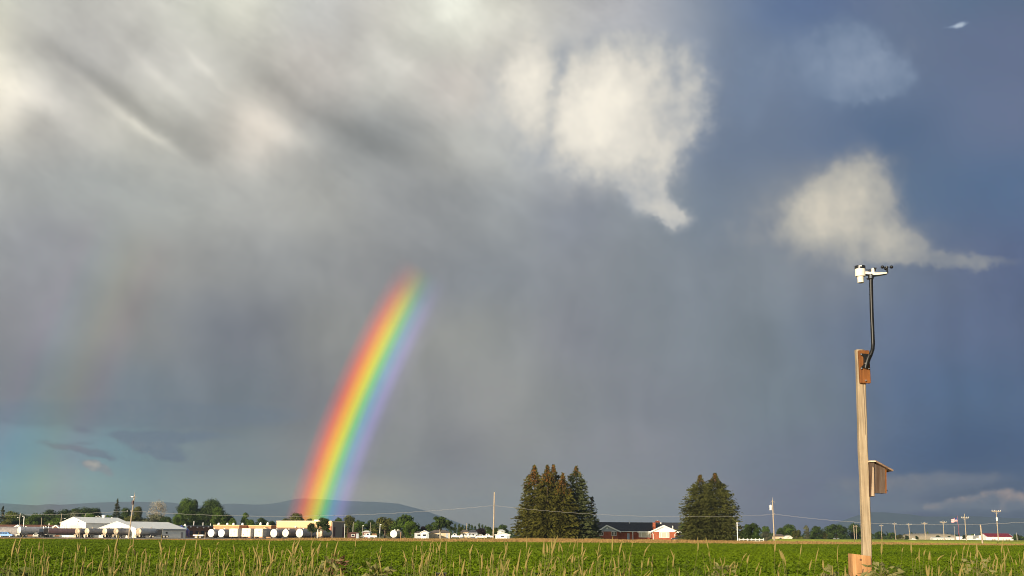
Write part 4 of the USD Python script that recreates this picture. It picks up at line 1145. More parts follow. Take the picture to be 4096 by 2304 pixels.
tanker(462, YD, 2.05, 13, 2.25, tan_steel, grey_steel, 'tan-ended tanker just left of the tall wooden pole')
tanker(553, YD, 2.2, 8, 2.2, tan_steel, mat('silver_tank', (.42, .41, .40), .4, .1, 1.0), 'short tanker with a stained tan end right of the tall wooden pole')
truck_tractor(598, 428, 'black truck cab behind the short tanker', MATS['black_truck_paint'], -60, .92)
GD = 418; s = mpp(GD)
fb = thing('flatbed_trailer', 'empty cream flatbed trailer beside the playground', 'trailer', loc(795, GD))
part(fb, 'deck', MB().box(-20 * s, 20 * s, -1.1, 1.1, .75, 1.2), cream_tank); part(fb, 'chassis', MB().box(-17 * s, 17 * s, -.5, .5, .5, .75), dark_frame)
for sx in (-10, -6, 8):
    for sy in (-.85, .85):
        wheel(fb, sx * s, sy, .38, .25, 'y')
tanker(843, GD, 2.6, 9, 1.75, white_paint, grey_steel, 'first white-ended storage tank left of the white box trailers', legs=True, dome=.12)
tanker(884, GD, 2.6, 9, 1.75, mat('bright_white_tank', (.8, .8, .8), .4, .03), grey_steel, 'brightest white-ended storage tank beside the box trailers', legs=True, dome=.12)
def box_trailer(X, Wp, Hp, label):
    t = thing('box_trailer', label, 'trailer', loc(X, GD), YAW); w = Wp * s / .91; h = Hp * s
    part(t, 'box', MB().box(0, w, 0, 8.5, .55, h, .12), cream_tank)
    for k in (0, 1):
        part(t, 'rear_door', MB().box(w * (.06 + .45 * k), w * (.49 + .45 * k), -.06, .0, .7, h - .2, .02), cream_tank)
        part(t, 'hinge_bar', MB().box(w * (.30 + .40 * k), w * (.30 + .40 * k) + .06, -.10, -.062, .8, h - .4), grey_steel)
    part(t, 'marker', MB().box(w * .2, w * .3, -.08, -.062, 1.1, 1.35).box(w * .55, w * .75, -.08, -.062, h - .9, h - .75), mat('rust_mark', (.22, .10, .05), .8))
    part(t, 'side_panel', MB().box(w, w + .05, .2, 8.3, .6, h - .1), grey_steel)
    part(t, 'bumper', MB().box(.1, w - .1, -.2, 0, .45, .6), dark_frame)
    for sx in (.2, w - .2):
        for y in (1.0, 2.1):
            wheel(t, sx, y, .42, .3)
    return t
box_trailer(915, 37, 38, 'white box trailer right of the brightest white tank')
box_trailer(965, 38, 39, 'white box trailer, middle one of three')
box_trailer(1015, 36, 38, 'white box trailer nearest the big orange school block')
tanker(1094, GD, 2.65, 9, 1.75, cream_tank, grey_steel, 'cream-ended storage tank right of the box trailers', legs=True, dome=.12)
tanker(1141, GD, 2.45, 10, 1.8, cream_tank, mat('brown_grey_tank', (.22, .17, .14), .5, .15, 1.0), 'cream-ended tank with a brownish barrel', legs=True, dome=.15)
tanker(1197, GD, 2.8, 12, 1.8, cream_tank, grey_steel, 'long grey tank with an oval cream end behind a thin post', legs=True, dome=.12)
tanker(1277, GD, 2.4, 6, 1.75, tan_steel, grey_steel, 'small tan-ended tank under the school tree', legs=True, dome=.15)
tanker(1574, 400, 2.3, 6, 1.55, white_paint, tan_steel, 'lone white tank end standing on the grass', legs=True, dome=.2, yaw=-12)

# --- the school
D = 505; s = mpp(D)
sc = thing('school_building', 'long low brown school wing with a row of dark windows behind the playground', 'building', loc(700, D), YAW)
Lw = 36.0
part(sc, 'wall', MB().box(-12, 0, 0, Lw, 0, 44 * s), dull_brick)
part(sc, 'roof', MB().box(-12.4, .5, -.4, Lw + .4, 44 * s, 47.5 * s), mat('grey_metal_edge', (.20, .20, .21), .6))
for k in range(7):
    y = 9 + k * 3.7
    w_ = part(sc, 'window', MB().box(0, .06, y, y + 2.0, 10 * s, 27 * s), mat('brown_window_frame', (.06, .035, .025), .7)); part(w_, 'pane', MB().box(.06, .09, y + .15, y + 1.85, 11 * s, 26 * s), glass_dark)
r_ = np.random.default_rng(3)
for k in range(9):
    part(sc, 'roof_lamp', MB().ball((.62, 2 + k * 3.7 + r_.uniform(-.7, .7), 42 * s + r_.uniform(-.3, .3)), (.3, .42, .3)), white_trim, True)
for y in (14, 20, 25):
    part(sc, 'vent_pipe', MB().tube([(-2, y, 47 * s), (-2, y, 47 * s + r_.uniform(1.0, 2.2))], .13, 6), white_trim)
sb = thing('school_building', 'orange-brick school block above the white box trailers', 'building', loc(852, 500), YAW)
part(sb, 'wall', MB().box(0, 12.4, 0, 14, 0, 46 * s), school_brick); part(sb, 'parapet', MB().box(-.15, 12.55, -.15, 14.1, 46 * s, 49 * s), stucco)
for x in (-.6, 3.6, 6.6, 11.0):
    part(sb, 'roof_dome', MB().ball((x + 1.2, 2.5, 51 * s), (.55, .5, .7)), white_trim, True)
sb = thing('school_building', 'orange-brick school block left of the tall cream-orange block', 'building', loc(982, 500), YAW)
part(sb, 'wall', MB().box(0, 12.0, 0, 14, 0, 46 * s), school_brick); part(sb, 'parapet', MB().box(-.15, 12.15, -.15, 14.1, 46 * s, 49 * s), stucco)
for x in (5.2, 8.6):
    part(sb, 'roof_dome', MB().ball((x, 2.5, 52 * s), (.5, .5, .9)), white_trim, True)
part(sb, 'gable_canopy', MB().prism([(8.2, 28 * s), (12.6, 28 * s), (10.4, 42 * s)], -2.2, -.2, 'y'), stucco)
D = 492; s = mpp(D)
gym = thing('school_building', 'tall flat-topped cream-orange school block at the foot of the rainbow', 'building', loc(1107, D), YAW)
gw = 228 * s / .91
part(gym, 'wall', MB().box(0, gw - 1.6, 0, 9, 0, 40 * s), dull_brick)
part(gym, 'upper_band', MB().box(-.2, gw - 1.4, -.25, 9.1, 40 * s, 64 * s, .05), stucco)
part(gym, 'coping', MB().box(-.3, gw + .1, -.35, 9.2, 64 * s, 66.5 * s), mat('cream_coping', (.74, .60, .40), .8))
part(gym, 'corner_wall', MB().box(gw - 1.39, gw + .0, -.32, 9.1, 0, 46 * s), rose_wall)
part(gym, 'corner_top', MB().box(gw - 1.39, gw + .0, -.28, 9.1, 46 * s, 64 * s - .01), stucco)
part(gym, 'side_wall', MB().box(gw, gw + .4, 0, 9, 0, 62 * s), mat('grey_brown_wall', (.20, .165, .14), .9))
for y in (.6, 7.2):
    part(gym, 'side_window', MB().box(gw + .4, gw + .45, y, y + 1.3, 8 * s, 44 * s), mat('maroon_panel', (.07, .02, .018), .6))
part(gym, 'roof_unit', MB().box(gw * .62, gw * .70, 2, 5, 66.5 * s, 71 * s, .1), white_trim)
for k in range(5):
    x = gw * (.08 + .16 * k); w_ = part(gym, 'window', MB().box(x, x + 2.4, -.08, .02, 14 * s, 36 * s), MATS['brown_window_frame']); part(w_, 'pane', MB().box(x + .15, x + 2.25, -.12, -.082, 15 * s, 35 * s), glass_dark)
part(gym, 'wall_lamp', MB().ball((gw * .36, -.6, 43 * s), (.5, .4, .35)), white_trim, True)

# --- playground
D = 455; s = mpp(D)
pg_ = thing('playground_tower', 'small playground tower with blue pyramid roofs and an orange slide', 'play structure', loc(730, D))
blue_roof = mat('blue_plastic_roof', (.10, .13, .55), .4); pale_roof = mat('pale_teal_roof', (.42, .62, .66), .4); purple = mat('purple_plastic', (.10, .06, .32), .4)
for x, z, w_, h_, m_ in ((-7, 40, 8, 10, blue_roof), (9, 36, 8.5, 9, pale_roof), (7, 47, 5, 8, white_trim), (17, 30, 6, 8, blue_roof)):
    part(pg_, 'pyramid_roof', MB().hull([((x - w_) * s, -w_ * s, z * s), ((x + w_) * s, -w_ * s, z * s), ((x + w_) * s, w_ * s, z * s), ((x - w_) * s, w_ * s, z * s), (x * s, 0, (z + h_) * s)]), m_)
for x in (-14, -1, 3, 16, 23):
    for y in (-.9, .9):
        part(pg_, 'leg', MB().tube([(x * s, y, 0), (x * s, y, (38 if x < 20 else 30) * s)], .12, 6), purple)
part(pg_, 'deck', MB().box(-14 * s, 16 * s, -1, 1, 15 * s, 16.5 * s).box(2 * s, 23 * s, -1.1, 1.1, 20 * s, 21 * s), purple)
part(pg_, 'railing', MB().box(-14 * s, 16 * s, -1.05, -.98, 17 * s, 24 * s), mat('blue_panel', (.06, .07, .38), .5))
part(pg_, 'slide', MB().hull([(-13 * s, -1.6, 17 * s), (-13 * s, -.6, 17 * s), (-27 * s, -1.6, 6 * s), (-27 * s, -.6, 6 * s), (-13 * s, -1.6, 20 * s), (-26 * s, -1.6, 10 * s)]), mat('orange_plastic', (.55, .24, .07), .4))
part(pg_, 'climbing_panel', MB().box(-16 * s, -12 * s, -1.4, -1.1, 9 * s, 24 * s).box(12 * s, 16 * s, -1.3, -1.0, 8 * s, 20 * s), mat('teal_panel', (.14, .24, .20), .5))
part(pg_, 'border', MB().box(-27 * s, 27 * s, -3, -2.6, 0, 8 * s), mat('tan_border', (.45, .32, .2), .9))

# --- brick ranch house
D = 362; s = mpp(D); ho = thing('brick_house', 'single-storey red brick house with white gables and a dark shingle roof between the spruces', 'house', loc(2550, D))
def HX(X):
    return (X - 2550) * s
zb = float(T(loc(2550, D)[0], D))
def HZ(X, Y):
    return float(at(X, Y, D)[2]) - zb
ez, rz_ = HZ(2550, 2126), HZ(2550, 2091)
part(ho, 'wall', MB().box(HX(2392), HX(2722), .8, 9, -.3, ez), red_brick)
part(ho, 'roof', MB().prism([(.1, ez - .05), (5.2, rz_), (10.5, ez - .1), (10.5, ez + .1), (5.2, rz_ + .2), (.1, ez + .15)], HX(2384), HX(2735), 'x'), shingle)
part(ho, 'gutter', MB().box(HX(2470), HX(2600), -.06, .095, ez - .08, ez + .1), white_trim)
def front_gable(Xa, Xb, Xp, Yp, Ye, m, depth, lab=None):
    a, b, p = HX(Xa), HX(Xb), HX(Xp); ze, zp = HZ(Xp, Ye), HZ(Xp, Yp)
    part(ho, 'front_wall', MB().box(a + .5, b - .5, -depth, .79, -.3, ze), red_brick)
    part(ho, 'gable', MB().prism([(a + .3, ze), (b - .3, ze), (p, zp - .25)], -depth - .03, .79, 'y'), m, label=lab)
    rf, tr = MB(), MB()
    for x0_, sgn in ((a - .25, 1), (b + .25, -1)):
        pr = [(x0_, ze - .12), (p, zp), (p, zp + .18), (x0_, ze + .06)]
        rf.prism(pr[::sgn], -depth - .4, 4.8, 'y')
        pr2 = [(x0_, ze - .3), (p, zp - .22), (p, zp + .2), (x0_, ze + .08)]
        tr.prism(pr2[::sgn], -depth - .48, -depth - .402, 'y')
    part(ho, 'gable_roof', rf, shingle); part(ho, 'gable_trim', tr, white_trim)
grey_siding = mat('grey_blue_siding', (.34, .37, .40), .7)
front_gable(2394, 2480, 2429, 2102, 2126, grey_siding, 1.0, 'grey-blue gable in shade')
front_gable(2598, 2706, 2650, 2103, 2128, white_trim, 1.6)
part(ho, 'gable_vent', MB().lathe([(0, -.02), (.25, -.02), (.25, .03)], (HX(2430), -1.06, HZ(2430, 2113)), 12, 'y'), white_trim)
def window(Xa, Xb, Ya, Yb, y, frame, pane, bars, label=None):
    a, b, z0, z1 = HX(Xa), HX(Xb), HZ(Xa, Yb), HZ(Xa, Ya)
    w_ = part(ho, 'window', MB().box(a, b, y - .10, y - .002, z0, z1), frame, label=label)
    cuts = [0] + list(bars) + [1]
    for c0, c1 in zip(cuts[:-1], cuts[1:]):
        part(w_, 'pane', MB().box(a + (b - a) * c0 + .09, a + (b - a) * c1 - .09, y - .13, y - .102, z0 + .12, z1 - .12), pane)
window(2398, 2415, 2127, 2142, -1.0, white_trim, glass_dark, [.5])
window(2447, 2467, 2126, 2143, -1.0, white_trim, glass_dark, [.5])
window(2632, 2672, 2129, 2151, -1.6, white_trim, window_white, [.25, .75])
part(ho, 'bay', MB().box(HX(2552), HX(2606), -.9, .79, -.3, ez - .3), red_brick)
part(ho, 'bay_fascia', MB().box(HX(2550), HX(2610), -1.3, .05, ez - .28, ez + .12), white_trim)
window(2554, 2602, 2128, 2149, -.9, white_trim, window_white, [.2, .78], 'wide pale picture window')
part(ho, 'front_door', MB().box(HX(2510), HX(2520), .7, .78, -.1, HZ(2515, 2133)), grey_siding)
part(ho, 'porch_post', MB().box(HX(2530), HX(2532.5), -.5, -.3, -.3, ez - .1), white_trim)
for X in (2609, 2694):
    part(ho, 'downspout', MB().tube([(HX(X), -1.75, -.2), (HX(X), -1.75, HZ(X, 2136)), (HX(X) + (-.35 if X < 2650 else .45), -1.95, HZ(X, 2130))], .1, 6), white_trim)
for Xa, Xb, Ya, y in ((2612, 2622, 2093, .5), (2631, 2646, 2085, 5.6)):
    c_ = part(ho, 'chimney', MB().box(HX(Xa), HX(Xb), y, y + .9, ez + .3, HZ(Xa, Ya)), red_brick)
    part(c_, 'chimney_cap', MB().box(HX(Xa) - .08, HX(Xb) + .08, y - .08, y + .98, HZ(Xa, Ya), HZ(Xa, Ya) + .18), noisy('terracotta_cap', (.36, .10, .05)))
for X, Y, y in ((2692, 2103, 1.6), (2525, 2086, 4.6), (2639, 2080, 6.0), (2650, 2089, 4.4)):
    part(ho, 'roof_vent', MB().tube([(HX(X), y, HZ(X, Y) - 1.2), (HX(X), y, HZ(X, Y))], .13, 8), white_trim)
suv(2722, 358, 'dark van parked under the spruce beside the brick house', mat('dark_blue_grey_paint', (.03, .035, .05), .3, coat=.4), 5.2, -1, 'parked_van', 'van')
part(ho, 'carport_roof', MB().box(HX(2700), HX(2745), -.6, 5, HZ(2720, 2130), HZ(2720, 2130) + .28), white_trim)

# --- smaller houses and vehicles between the trees
def cottage(X, D, Wp, Yeave, Yridge, label, wall, roof, depth=8, hip=True, gable_front=False):
    s = mpp(D); t = thing('house', label, 'house', loc(X, D)); w = Wp * s
    e, r2 = ztop(X, Yeave, D), ztop(X, Yridge, D)
    part(t, 'wall', MB().box(-w / 2, w / 2, 0, depth, -.3, e), wall)
    if gable_front:
        part(t, 'gable', MB().prism([(-w / 2, e), (w / 2, e), (0, r2 - .2)], .0, depth, 'y'), wall)
        rf = MB()
        for sg in (-1, 1):
            rf.prism([(sg * (w / 2 + .4), e - .1), (0, r2), (0, r2 + .2), (sg * (w / 2 + .4), e + .1)][::-sg], -.4, depth + .4, 'y')
        part(t, 'roof', rf, roof)
    else:
        q_ = min(w * .28, depth / 2) if hip else 0
        part(t, 'roof', MB().hull([(-w / 2 - .5, -.5, e), (w / 2 + .5, -.5, e), (w / 2 + .5, depth + .5, e), (-w / 2 - .5, depth + .5, e), (-w / 2 + q_, depth / 2, r2), (w / 2 - q_, depth / 2, r2)]), roof)
    n_ = max(1, int(w / 4))
    for k in range(n_):
        x = -w / 2 + w * (k + .5) / n_; w_ = part(t, 'window', MB().box(x - .7, x + .7, -.06, .0 - .002, e * .38, e * .8), white_trim); part(w_, 'pane', MB().box(x - .58, x + .58, -.09, -.062, e * .38 + .12, e * .8 - .12), glass_dark)
    part(t, 'door', MB().box(w * .3, w * .3 + .95, -.05, -.002, -.1, min(2.1, e * .9)), grey_siding)
    return t


tan_wall = noisy('tan_house_wall', (.55, .42, .28), .85, .06, .5)
cottage(1675, 455, 34, 2131, 2125, 'small grey-white house at the left of the tan house', mat('pale_grey_siding', (.42, .43, .45), .8), grey_shingle)
cottage(1697, 440, 26, 2131, 2124, 'bright white garage with a gable front beside the tan house', white_trim, white_trim, gable_front=True)
cottage(1757, 450, 84, 2131, 2119, 'tan house with a brown hip roof behind the big round tree', tan_wall, grey_shingle)
cottage(1858, 500, 30, 2128, 2119, 'small tan house with a brown roof right of the big round tree', tan_wall, grey_shingle)
cottage(1890, 520, 36, 2127, 2120, 'dark grey-roofed house behind the white vehicles', noisy('grey_house_wall', (.12, .12, .14)), mat('slate_shingles', (.07, .075, .09), .8))
cottage(2010, 470, 56, 2140, 2131, 'white house with a low gable front left of the tall spruces', white_trim, white_trim, gable_front=True)
cottage(2003, 520, 30, 2125, 2118, 'pale upper house peeking above the white gabled house', white_trim, white_trim)
cottage(3122, 620, 40, 2146, 2136, 'low house with a sagging grey roof among the trees right of the pole', tan_wall, grey_shingle)
shd = gable_shed('small_shed', 'small pale yellow-roofed shed right of the grey-roofed low house', 3150, 600, 2.6, 3.2, 1.6, 2.4, cream_tank, cream_tank, 20, 'shed')
suv(1822, 470, 'white pickup truck left of the small white tank hut', white_trim, 4.9, -1, kind='pickup', name='parked_truck', cat='pickup truck')
suv(1925, 475, 'white car beside the dark red tree', white_trim, 4.4, 1, kind='sedan')
suv(1947, 480, 'white pickup truck right of the dark red tree', white_trim, 4.8, 1, kind='pickup', name='parked_truck', cat='pickup truck')
D = 468; s = mpp(D)
hut = thing('white_tank', 'upright white round-topped tank between the parked trucks', 'tank', loc(1847, D))
part(hut, 'body', MB().lathe([(0, 0), (7 * s, 0), (7.2 * s, 10 * s), (6 * s, 13.5 * s), (3 * s, 15.5 * s), (0, 16 * s)], (0, 0, 0), 18), white_trim, 40)
part(hut, 'lid', MB().lathe([(0, 0), (1.6 * s, 0), (1.4 * s, 1.2 * s), (0, 1.4 * s)], (0, 0, 15.8 * s), 10), grey_steel)
tr_ = thing('camper_trailer', 'long white camper trailer behind the bank left of the dark red tree', 'trailer', loc(1880, 462)); s = mpp(462)
part(tr_, 'body', MB().box(-23 * s, 23 * s, -1.1, 1.1, .6, 11 * s + .4, .15), white_trim)
for k in range(3):
    part(tr_, 'window', MB().box((-18 + 14 * k) * s, (-12 + 14 * k) * s, -1.14, -1.09, 1.1, 1.1 + 4 * s), glass_dark)
for x in (-6, 0):
    for y in (-1, 1):
        wheel(tr_, x * s, y, .35, .22, 'y')
suv(1476, 420, 'white pickup truck with a brown load parked on the grass', white_trim, 5.4, -1, kind='pickup', name='parked_truck', cat='pickup truck')
s = mpp(421); ld = thing('truck_load', 'brown pile of timber on the white pickup truck', 'load', loc(1486, 420.0, 1.06))
part(ld, 'planks', MB().box(.2, 1.9, -.7, .7, 0, .35, .04).box(.1, 1.7, -.6, .1, .36, .6, .04), mat('brown_timber', (.22, .12, .06), .8))
cottage(1463, 470, 26, 2129, 2122, 'small red-brown outbuilding behind the pickup truck', noisy('red_brown_wall', (.18, .06, .04)), white_trim, 5)
cottage(1412, 455, 40, 2132, 2128, 'dark red playing-field shelter left of the pickup truck', noisy('dark_red_wall', (.07, .025, .02)), brown_shingle, 4)

# --- right-hand distance: earth-covered store, white buildings, barn
D = 1150; s = mpp(D); p = loc(3715, D); Lh_ = 118 * s
em = thing('earth_covered_store', 'long low tan earth-covered storage mound on the right plain', 'storage mound', p)
xs_ = np.linspace(-1, 1, 41); rows = []
for v_ in np.linspace(-1, 1, 15):
    hgt = 27 * s * np.clip((1 - np.abs(xs_) ** 6), 0, 1) ** .8 * np.sqrt(max(0, 1 - abs(v_) ** 2.5)) + .25 * meshkit.noise(np.stack([xs_ * 14, 0 * xs_ + v_ * 4, 0 * xs_], -1))
    rows.append(np.stack([xs_ * Lh_, 0 * xs_ + v_ * 16, hgt - .4], -1))
v = np.array(rows); n = 41; i, j = np.meshgrid(np.arange(14), np.arange(n - 1), indexing='ij')
q = np.stack([i * n + j, i * n + j + 1, (i + 1) * n + j + 1, (i + 1) * n + j], -1).reshape(-1, 4)
part(em, 'earth_cover', (v.reshape(-1, 3), np.vstack([q[:, [0, 1, 2]], q[:, [0, 2, 3]]])), mat('tan_earth', (.30, .25, .17), .95, .15, .05), True)
part(em, 'end_door', MB().box(Lh_ - 8, Lh_ - 2, -16.5, -15, 0, 3.5), white_trim)
D = 1000; s = mpp(D)
b1 = thing('low_white_building', 'long low white building with small dark doors in front of the tan mound', 'building', loc(3774, D))
part(b1, 'wall', MB().box(-40 * s, 42 * s, 0, 8, 0, 9 * s), white_paint); part(b1, 'roof', MB().prism([(-.5, 9 * s), (4, 14 * s), (8.5, 9 * s)], -41 * s, 43 * s, 'x'), cream_tank)
for k in range(6):
    part(b1, 'door', MB().box((-25 + 10 * k) * s, (-22 + 10 * k) * s, -.1, -.002, 0, 5.5 * s), mat('faded_red_door', (.25, .13, .10), .8))
b2 = thing('white_barn', 'white round-shouldered barn between the tan mound and the red-roofed barn', 'barn', loc(3917, 960)); s = mpp(960)
part(b2, 'wall', MB().prism([(-25 * s, 0), (25 * s, 0), (24 * s, 13 * s), (20 * s, 21 * s), (-20 * s, 21 * s), (-24 * s, 13 * s)], 0, 14, 'y'), white_paint)
part(b2, 'side_annex', MB().box(-46 * s, -25.2 * s, 1, 8, 0, 8 * s), white_paint); part(b2, 'roof_vent', MB().tube([(-8 * s, 5, 20 * s), (-8 * s, 5, 27 * s)], .3, 8), white_trim)
part(b2, 'door', MB().box(-6 * s, 6 * s, -.12, -.01, 0, 11 * s), cream_tank)
b3 = thing('red_roofed_barn', 'long white barn with a dark red metal roof at the right', 'barn', loc(3998, 950)); s = mpp(950)
part(b3, 'wall', MB().prism([(0, 0), (14, 0), (14, 17 * s), (7, 28 * s), (0, 17 * s)], -54 * s, 54 * s, 'x'), white_paint)
part(b3, 'roof', MB().prism([(-.6, 16.4 * s), (7, 28.2 * s), (14.6, 16.4 * s), (14.6, 16.4 * s + .3), (7, 28.2 * s + .35), (-.6, 16.4 * s + .3)], -50 * s, 50 * s, 'x'), mat('dark_red_roof', (.20, .012, .018), .5))
for x in (-30, -22, 24, 34):
    part(b3, 'door', MB().box(x * s, (x + 6) * s, -.12, -.01, 0, 7 * s), MATS['faded_red_door'])
part(b3, 'big_door', MB().box(2 * s, 16 * s, -.15, -.01, 0, 13 * s), cream_tank)
for X, D, lab in ((3652, 820, 'white pickup truck left of the low white building'), (3850, 930, 'small white car between the flagpole and the white barn')):
    suv(X, D, lab, white_trim, 5.2, 1, kind='pickup' if X < 3700 else 'sedan', name='parked_truck' if X < 3700 else 'parked_car', cat='pickup truck' if X < 3700 else 'car')
for k, (X, D, lab) in enumerate(((3338, 690, 'white bale-like tank under the big dark tree'), (3352, 690, 'second white tank under the big dark tree, beside its trunk'))):
    s = mpp(D); t = thing('white_tank', lab, 'tank', loc(X, D, .5)); part(t, 'body', MB().lathe([(0, 0), (.75, .05), (.8, .3), (.75, .8), (0, 1.0)], (0, 0, 0), 14), white_trim, 40); part(t, 'lid', MB().lathe([(0, 0), (.25, 0), (.2, .12), (0, .14)], (0, 0, .98), 8), grey_steel)

# --- poles
pole_wood = noisy('pale_pole_wood', (.36, .285, .20), .85, .15, 1.0)
grey_pole = noisy('grey_pole_wood', (.38, .34, .29), .85, .15, 1.0)
def utility_pole(X, Yt, D, label, r0=.16, m_=None, arm=0.0, arm_y=0, extra=(), lean_px=0.0, group=None, cat='utility pole', name='utility_pole'):
    b = loc(X, D); h = ztop(X, Yt, D); s = mpp(D)
    t = thing(name, label, cat, b, 0, group); lx = lean_px * s
    part(t, 'pole', MB().tube([(0, 0, -.5), (lx * .5, 0, h * .5), (lx, 0, h)], [r0 * .85, r0 * .74, r0 * .6], 10), m_ or pole_wood, 50)
    if arm:
        za = h - arm_y * s
        part(t, 'crossarm', MB().box(lx - arm * s, lx + arm * s, -.22, -.05, za - .1, za + .1), m_ or pole_wood)
        for q_ in (-.92, -.45, .45, .92):
            part(t, 'insulator', MB().lathe([(0, 0), (.06, 0), (.09, .12), (.05, .28), (0, .3)], (lx + q_ * arm * s, -.13, za + .1), 8), white_trim)
        part(t, 'brace', MB().tube([(lx - arm * s * .6, -.15, za - .1), (lx, -.14, za - .9)], .035, 5).tube([(lx + arm * s * .6, -.15, za - .1), (lx, -.14, za - .9)], .035, 5), grey_steel)
    for kind, dx, Y in extra:
        z = ztop(X, Y, D)
        if kind == 'can':
            part(t, 'transformer', MB().lathe([(0, -.55), (.26, -.55), (.28, .4), (.2, .52), (0, .55)], (lx + dx * s, -.1, z), 12), mat('pale_transformer', (.66, .66, .64), .4), 40)
            part(t, 'bracket', MB().box(min(lx, lx + dx * s), max(lx, lx + dx * s), -.1, .0, z - .06, z + .06), grey_steel)
        elif kind == 'darkcan':
            part(t, 'transformer', MB().lathe([(0, -.4), (.22, -.4), (.22, .4), (0, .45)], (lx + dx * s, -.1, z), 12), mat('dark_maroon_can', (.05, .02, .02), .5), 40)
        elif kind == 'lamp':
            part(t, 'lamp_arm', MB().tube([(lx, 0, z - .4), (lx + dx * s * .5, -.1, z), (lx + dx * s, -.2, z)], .05, 6), grey_steel)
            part(t, 'lamp', MB().ball((lx + dx * s, -.25, z), (.34, .22, .16)), white_trim, True)
        elif kind == 'pins':
            part(t, 'pole_top_pin', MB().tube([(lx - .5, -.1, h - .5), (lx, -.1, h - .25), (lx + .5, -.1, h - .5)], .05, 6).tube([(lx, 0, h), (lx, 0, h + .5)], .06, 6), grey_steel)
    return t


utility_pole(1973, 1968, 256, 'tall slim pole left of the tall spruces carrying the long wire', .19, None, lean_px=3)
utility_pole(513, 1980, 258, 'tall wooden pole with a lamp arm and dark can before the white sheds', .17, None, extra=(('darkcan', -5, 2010), ('lamp', -7, 1987), ('pins', 0, 0)), lean_px=14)
utility_pole(3097, 2000, 262, 'pale pole with a white can and pole-top pins right of the dark hedge', .17, None, extra=(('can', -8, 2030), ('pins', 0, 0)), lean_px=-2)
utility_pole(3930, 2099, 250, 'short thick bare pole at the right before the white barn', .21, None, lean_px=-5)
line = [(3470, 2104, 800, 8), (3528, 2097, 775, 8), (3582, 2090, 690, 9), (3639, 2092, 640, 10), (3702, 2088, 590, 11), (3777, 2083, 520, 13), (3865, 2055, 415, 15), (3993, 2040, 362, 18)]
labs = ['farthest crossarm pole, half hidden behind the wooden post', 'crossarm pole just right of the wooden post', 'crossarm pole, third along the receding line', 'crossarm pole at the left end of the tan mound', 'crossarm pole before the middle of the tan mound', 'crossarm pole left of the flag', 'tall crossarm pole right of the flag', 'tallest crossarm pole, before the red-roofed barn']
for k, ((X, Y, D, a), lab) in enumerate(zip(line, labs)):
    utility_pole(X, Y, D, lab, .20 if k < 6 else .17, None, a, 6 if k < 6 else (16 if k == 6 else 5), (('can', 0.5, 2076),) if k == 7 else (), -1, 'crossarm poles receding to the left')
D = 700; s = mpp(D); hp = thing('double_pole', 'pair of poles joined by one crossarm before the big dark tree', 'utility pole', loc(3422, D)); h = ztop(3422, 2100, D)
for x in (-4.5, 4.5):
    part(hp, 'pole', MB().tube([(x * s, 0, -.5), (x * s, 0, h)], [.2, .15], 8), pole_wood, 50)
part(hp, 'crossarm', MB().box(-5 * s, 11 * s, -.25, -.05, h - 5 * s, h - 3.6 * s), pole_wood)
for X, Yt, D, r0, m_, ex, lab in (
        (73, 2052, 500, .17, grey_pole, (('lamp', -7, 2070),), 'thin grey lamp pole left of the white lamp pole'),
        (90, 2066, 470, .2, white_trim, (('lamp', -4, 2065),), 'white lamp pole behind the silver-grey tanker'),
        (161, 2071, 480, .17, pole_wood, (), 'short brown pole above the dark semi tractor'),
        (239, 2055, 500, .18, pole_wood, (('lamp', 16, 2074),), 'brown pole with a lamp at the left corner of the big white shed'),
        (334, 2056, 540, .15, grey_pole, (), 'pole top rising behind the ridge of the big white shed'),
        (386, 2060, 520, .12, grey_pole, (('lamp', -6, 2066), ('lamp', 7, 2066), ('lamp', -6, 2073), ('lamp', 7, 2073)), 'pole with four flat lamps above the white shed roof'),
        (440, 2084, 450, .10, grey_pole, (('lamp', 3, 2071),), 'lamp on a thin mast between the two white sheds'),
        (318, 2110, 412, .13, pole_wood, (), 'thin brown post before the roll-up door of the big white shed'),
        (820, 2130, 262, .08, pole_wood, (), 'thin brown post on the bank beside the flatbed trailer'),
        (1200, 2106, 300, .09, grey_pole, (), 'grey post in front of the oval-ended tank'),
        (1269, 2118, 262, .11, white_trim, (), 'short white post in front of the small tank under the school tree'),
        (1378, 2096, 480, .12, white_trim, (), 'white lamp post right of the school'),
        (1411, 2088, 480, .12, grey_pole, (), 'tall grey post at the school playing field'),
        (1450, 2103, 470, .11, grey_pole, (('lamp', 2, 2103),), 'curved lamp post left of the pickup truck'),
        (1481, 2090, 480, .12, grey_pole, (), 'tall grey post behind the pickup truck'),
        (1519, 2097, 430, .12, white_trim, (('lamp', 3, 2098),), 'white lamp post before the olive tree'),
        (1391, 2112, 440, .16, mat('dark_brown_post', (.09, .04, .025), .8), (), 'short dark brown post beside the playing field'),
        (1603, 2128, 300, .13, mat('tan_post', (.34, .20, .11), .8), (), 'brown post on the bank below the bright green tree'),
        (2950, 2088, 262, .12, white_trim, (), 'white post before the right-hand spruce'),
        (3418, 2158, 258, .07, MATS['dark_brown_post'], (), 'dark little post on the bank left of the wooden post'),
        (3819, 2104, 900, .18, grey_pole, (), 'thin grey mast left of the flag'),
        (4068, 2131, 700, .18, grey_pole, (), 'short pole at the right edge beyond the red-roofed barn'),
        (1866, 2092, 560, .16, pole_wood, (), 'pale pole among the small trees left of the slim pole')):
    utility_pole(X, Yt, D, lab, r0, m_, extra=ex, cat='post', name='lamp_post' if any(e[0] == 'lamp' for e in ex) else 'post')

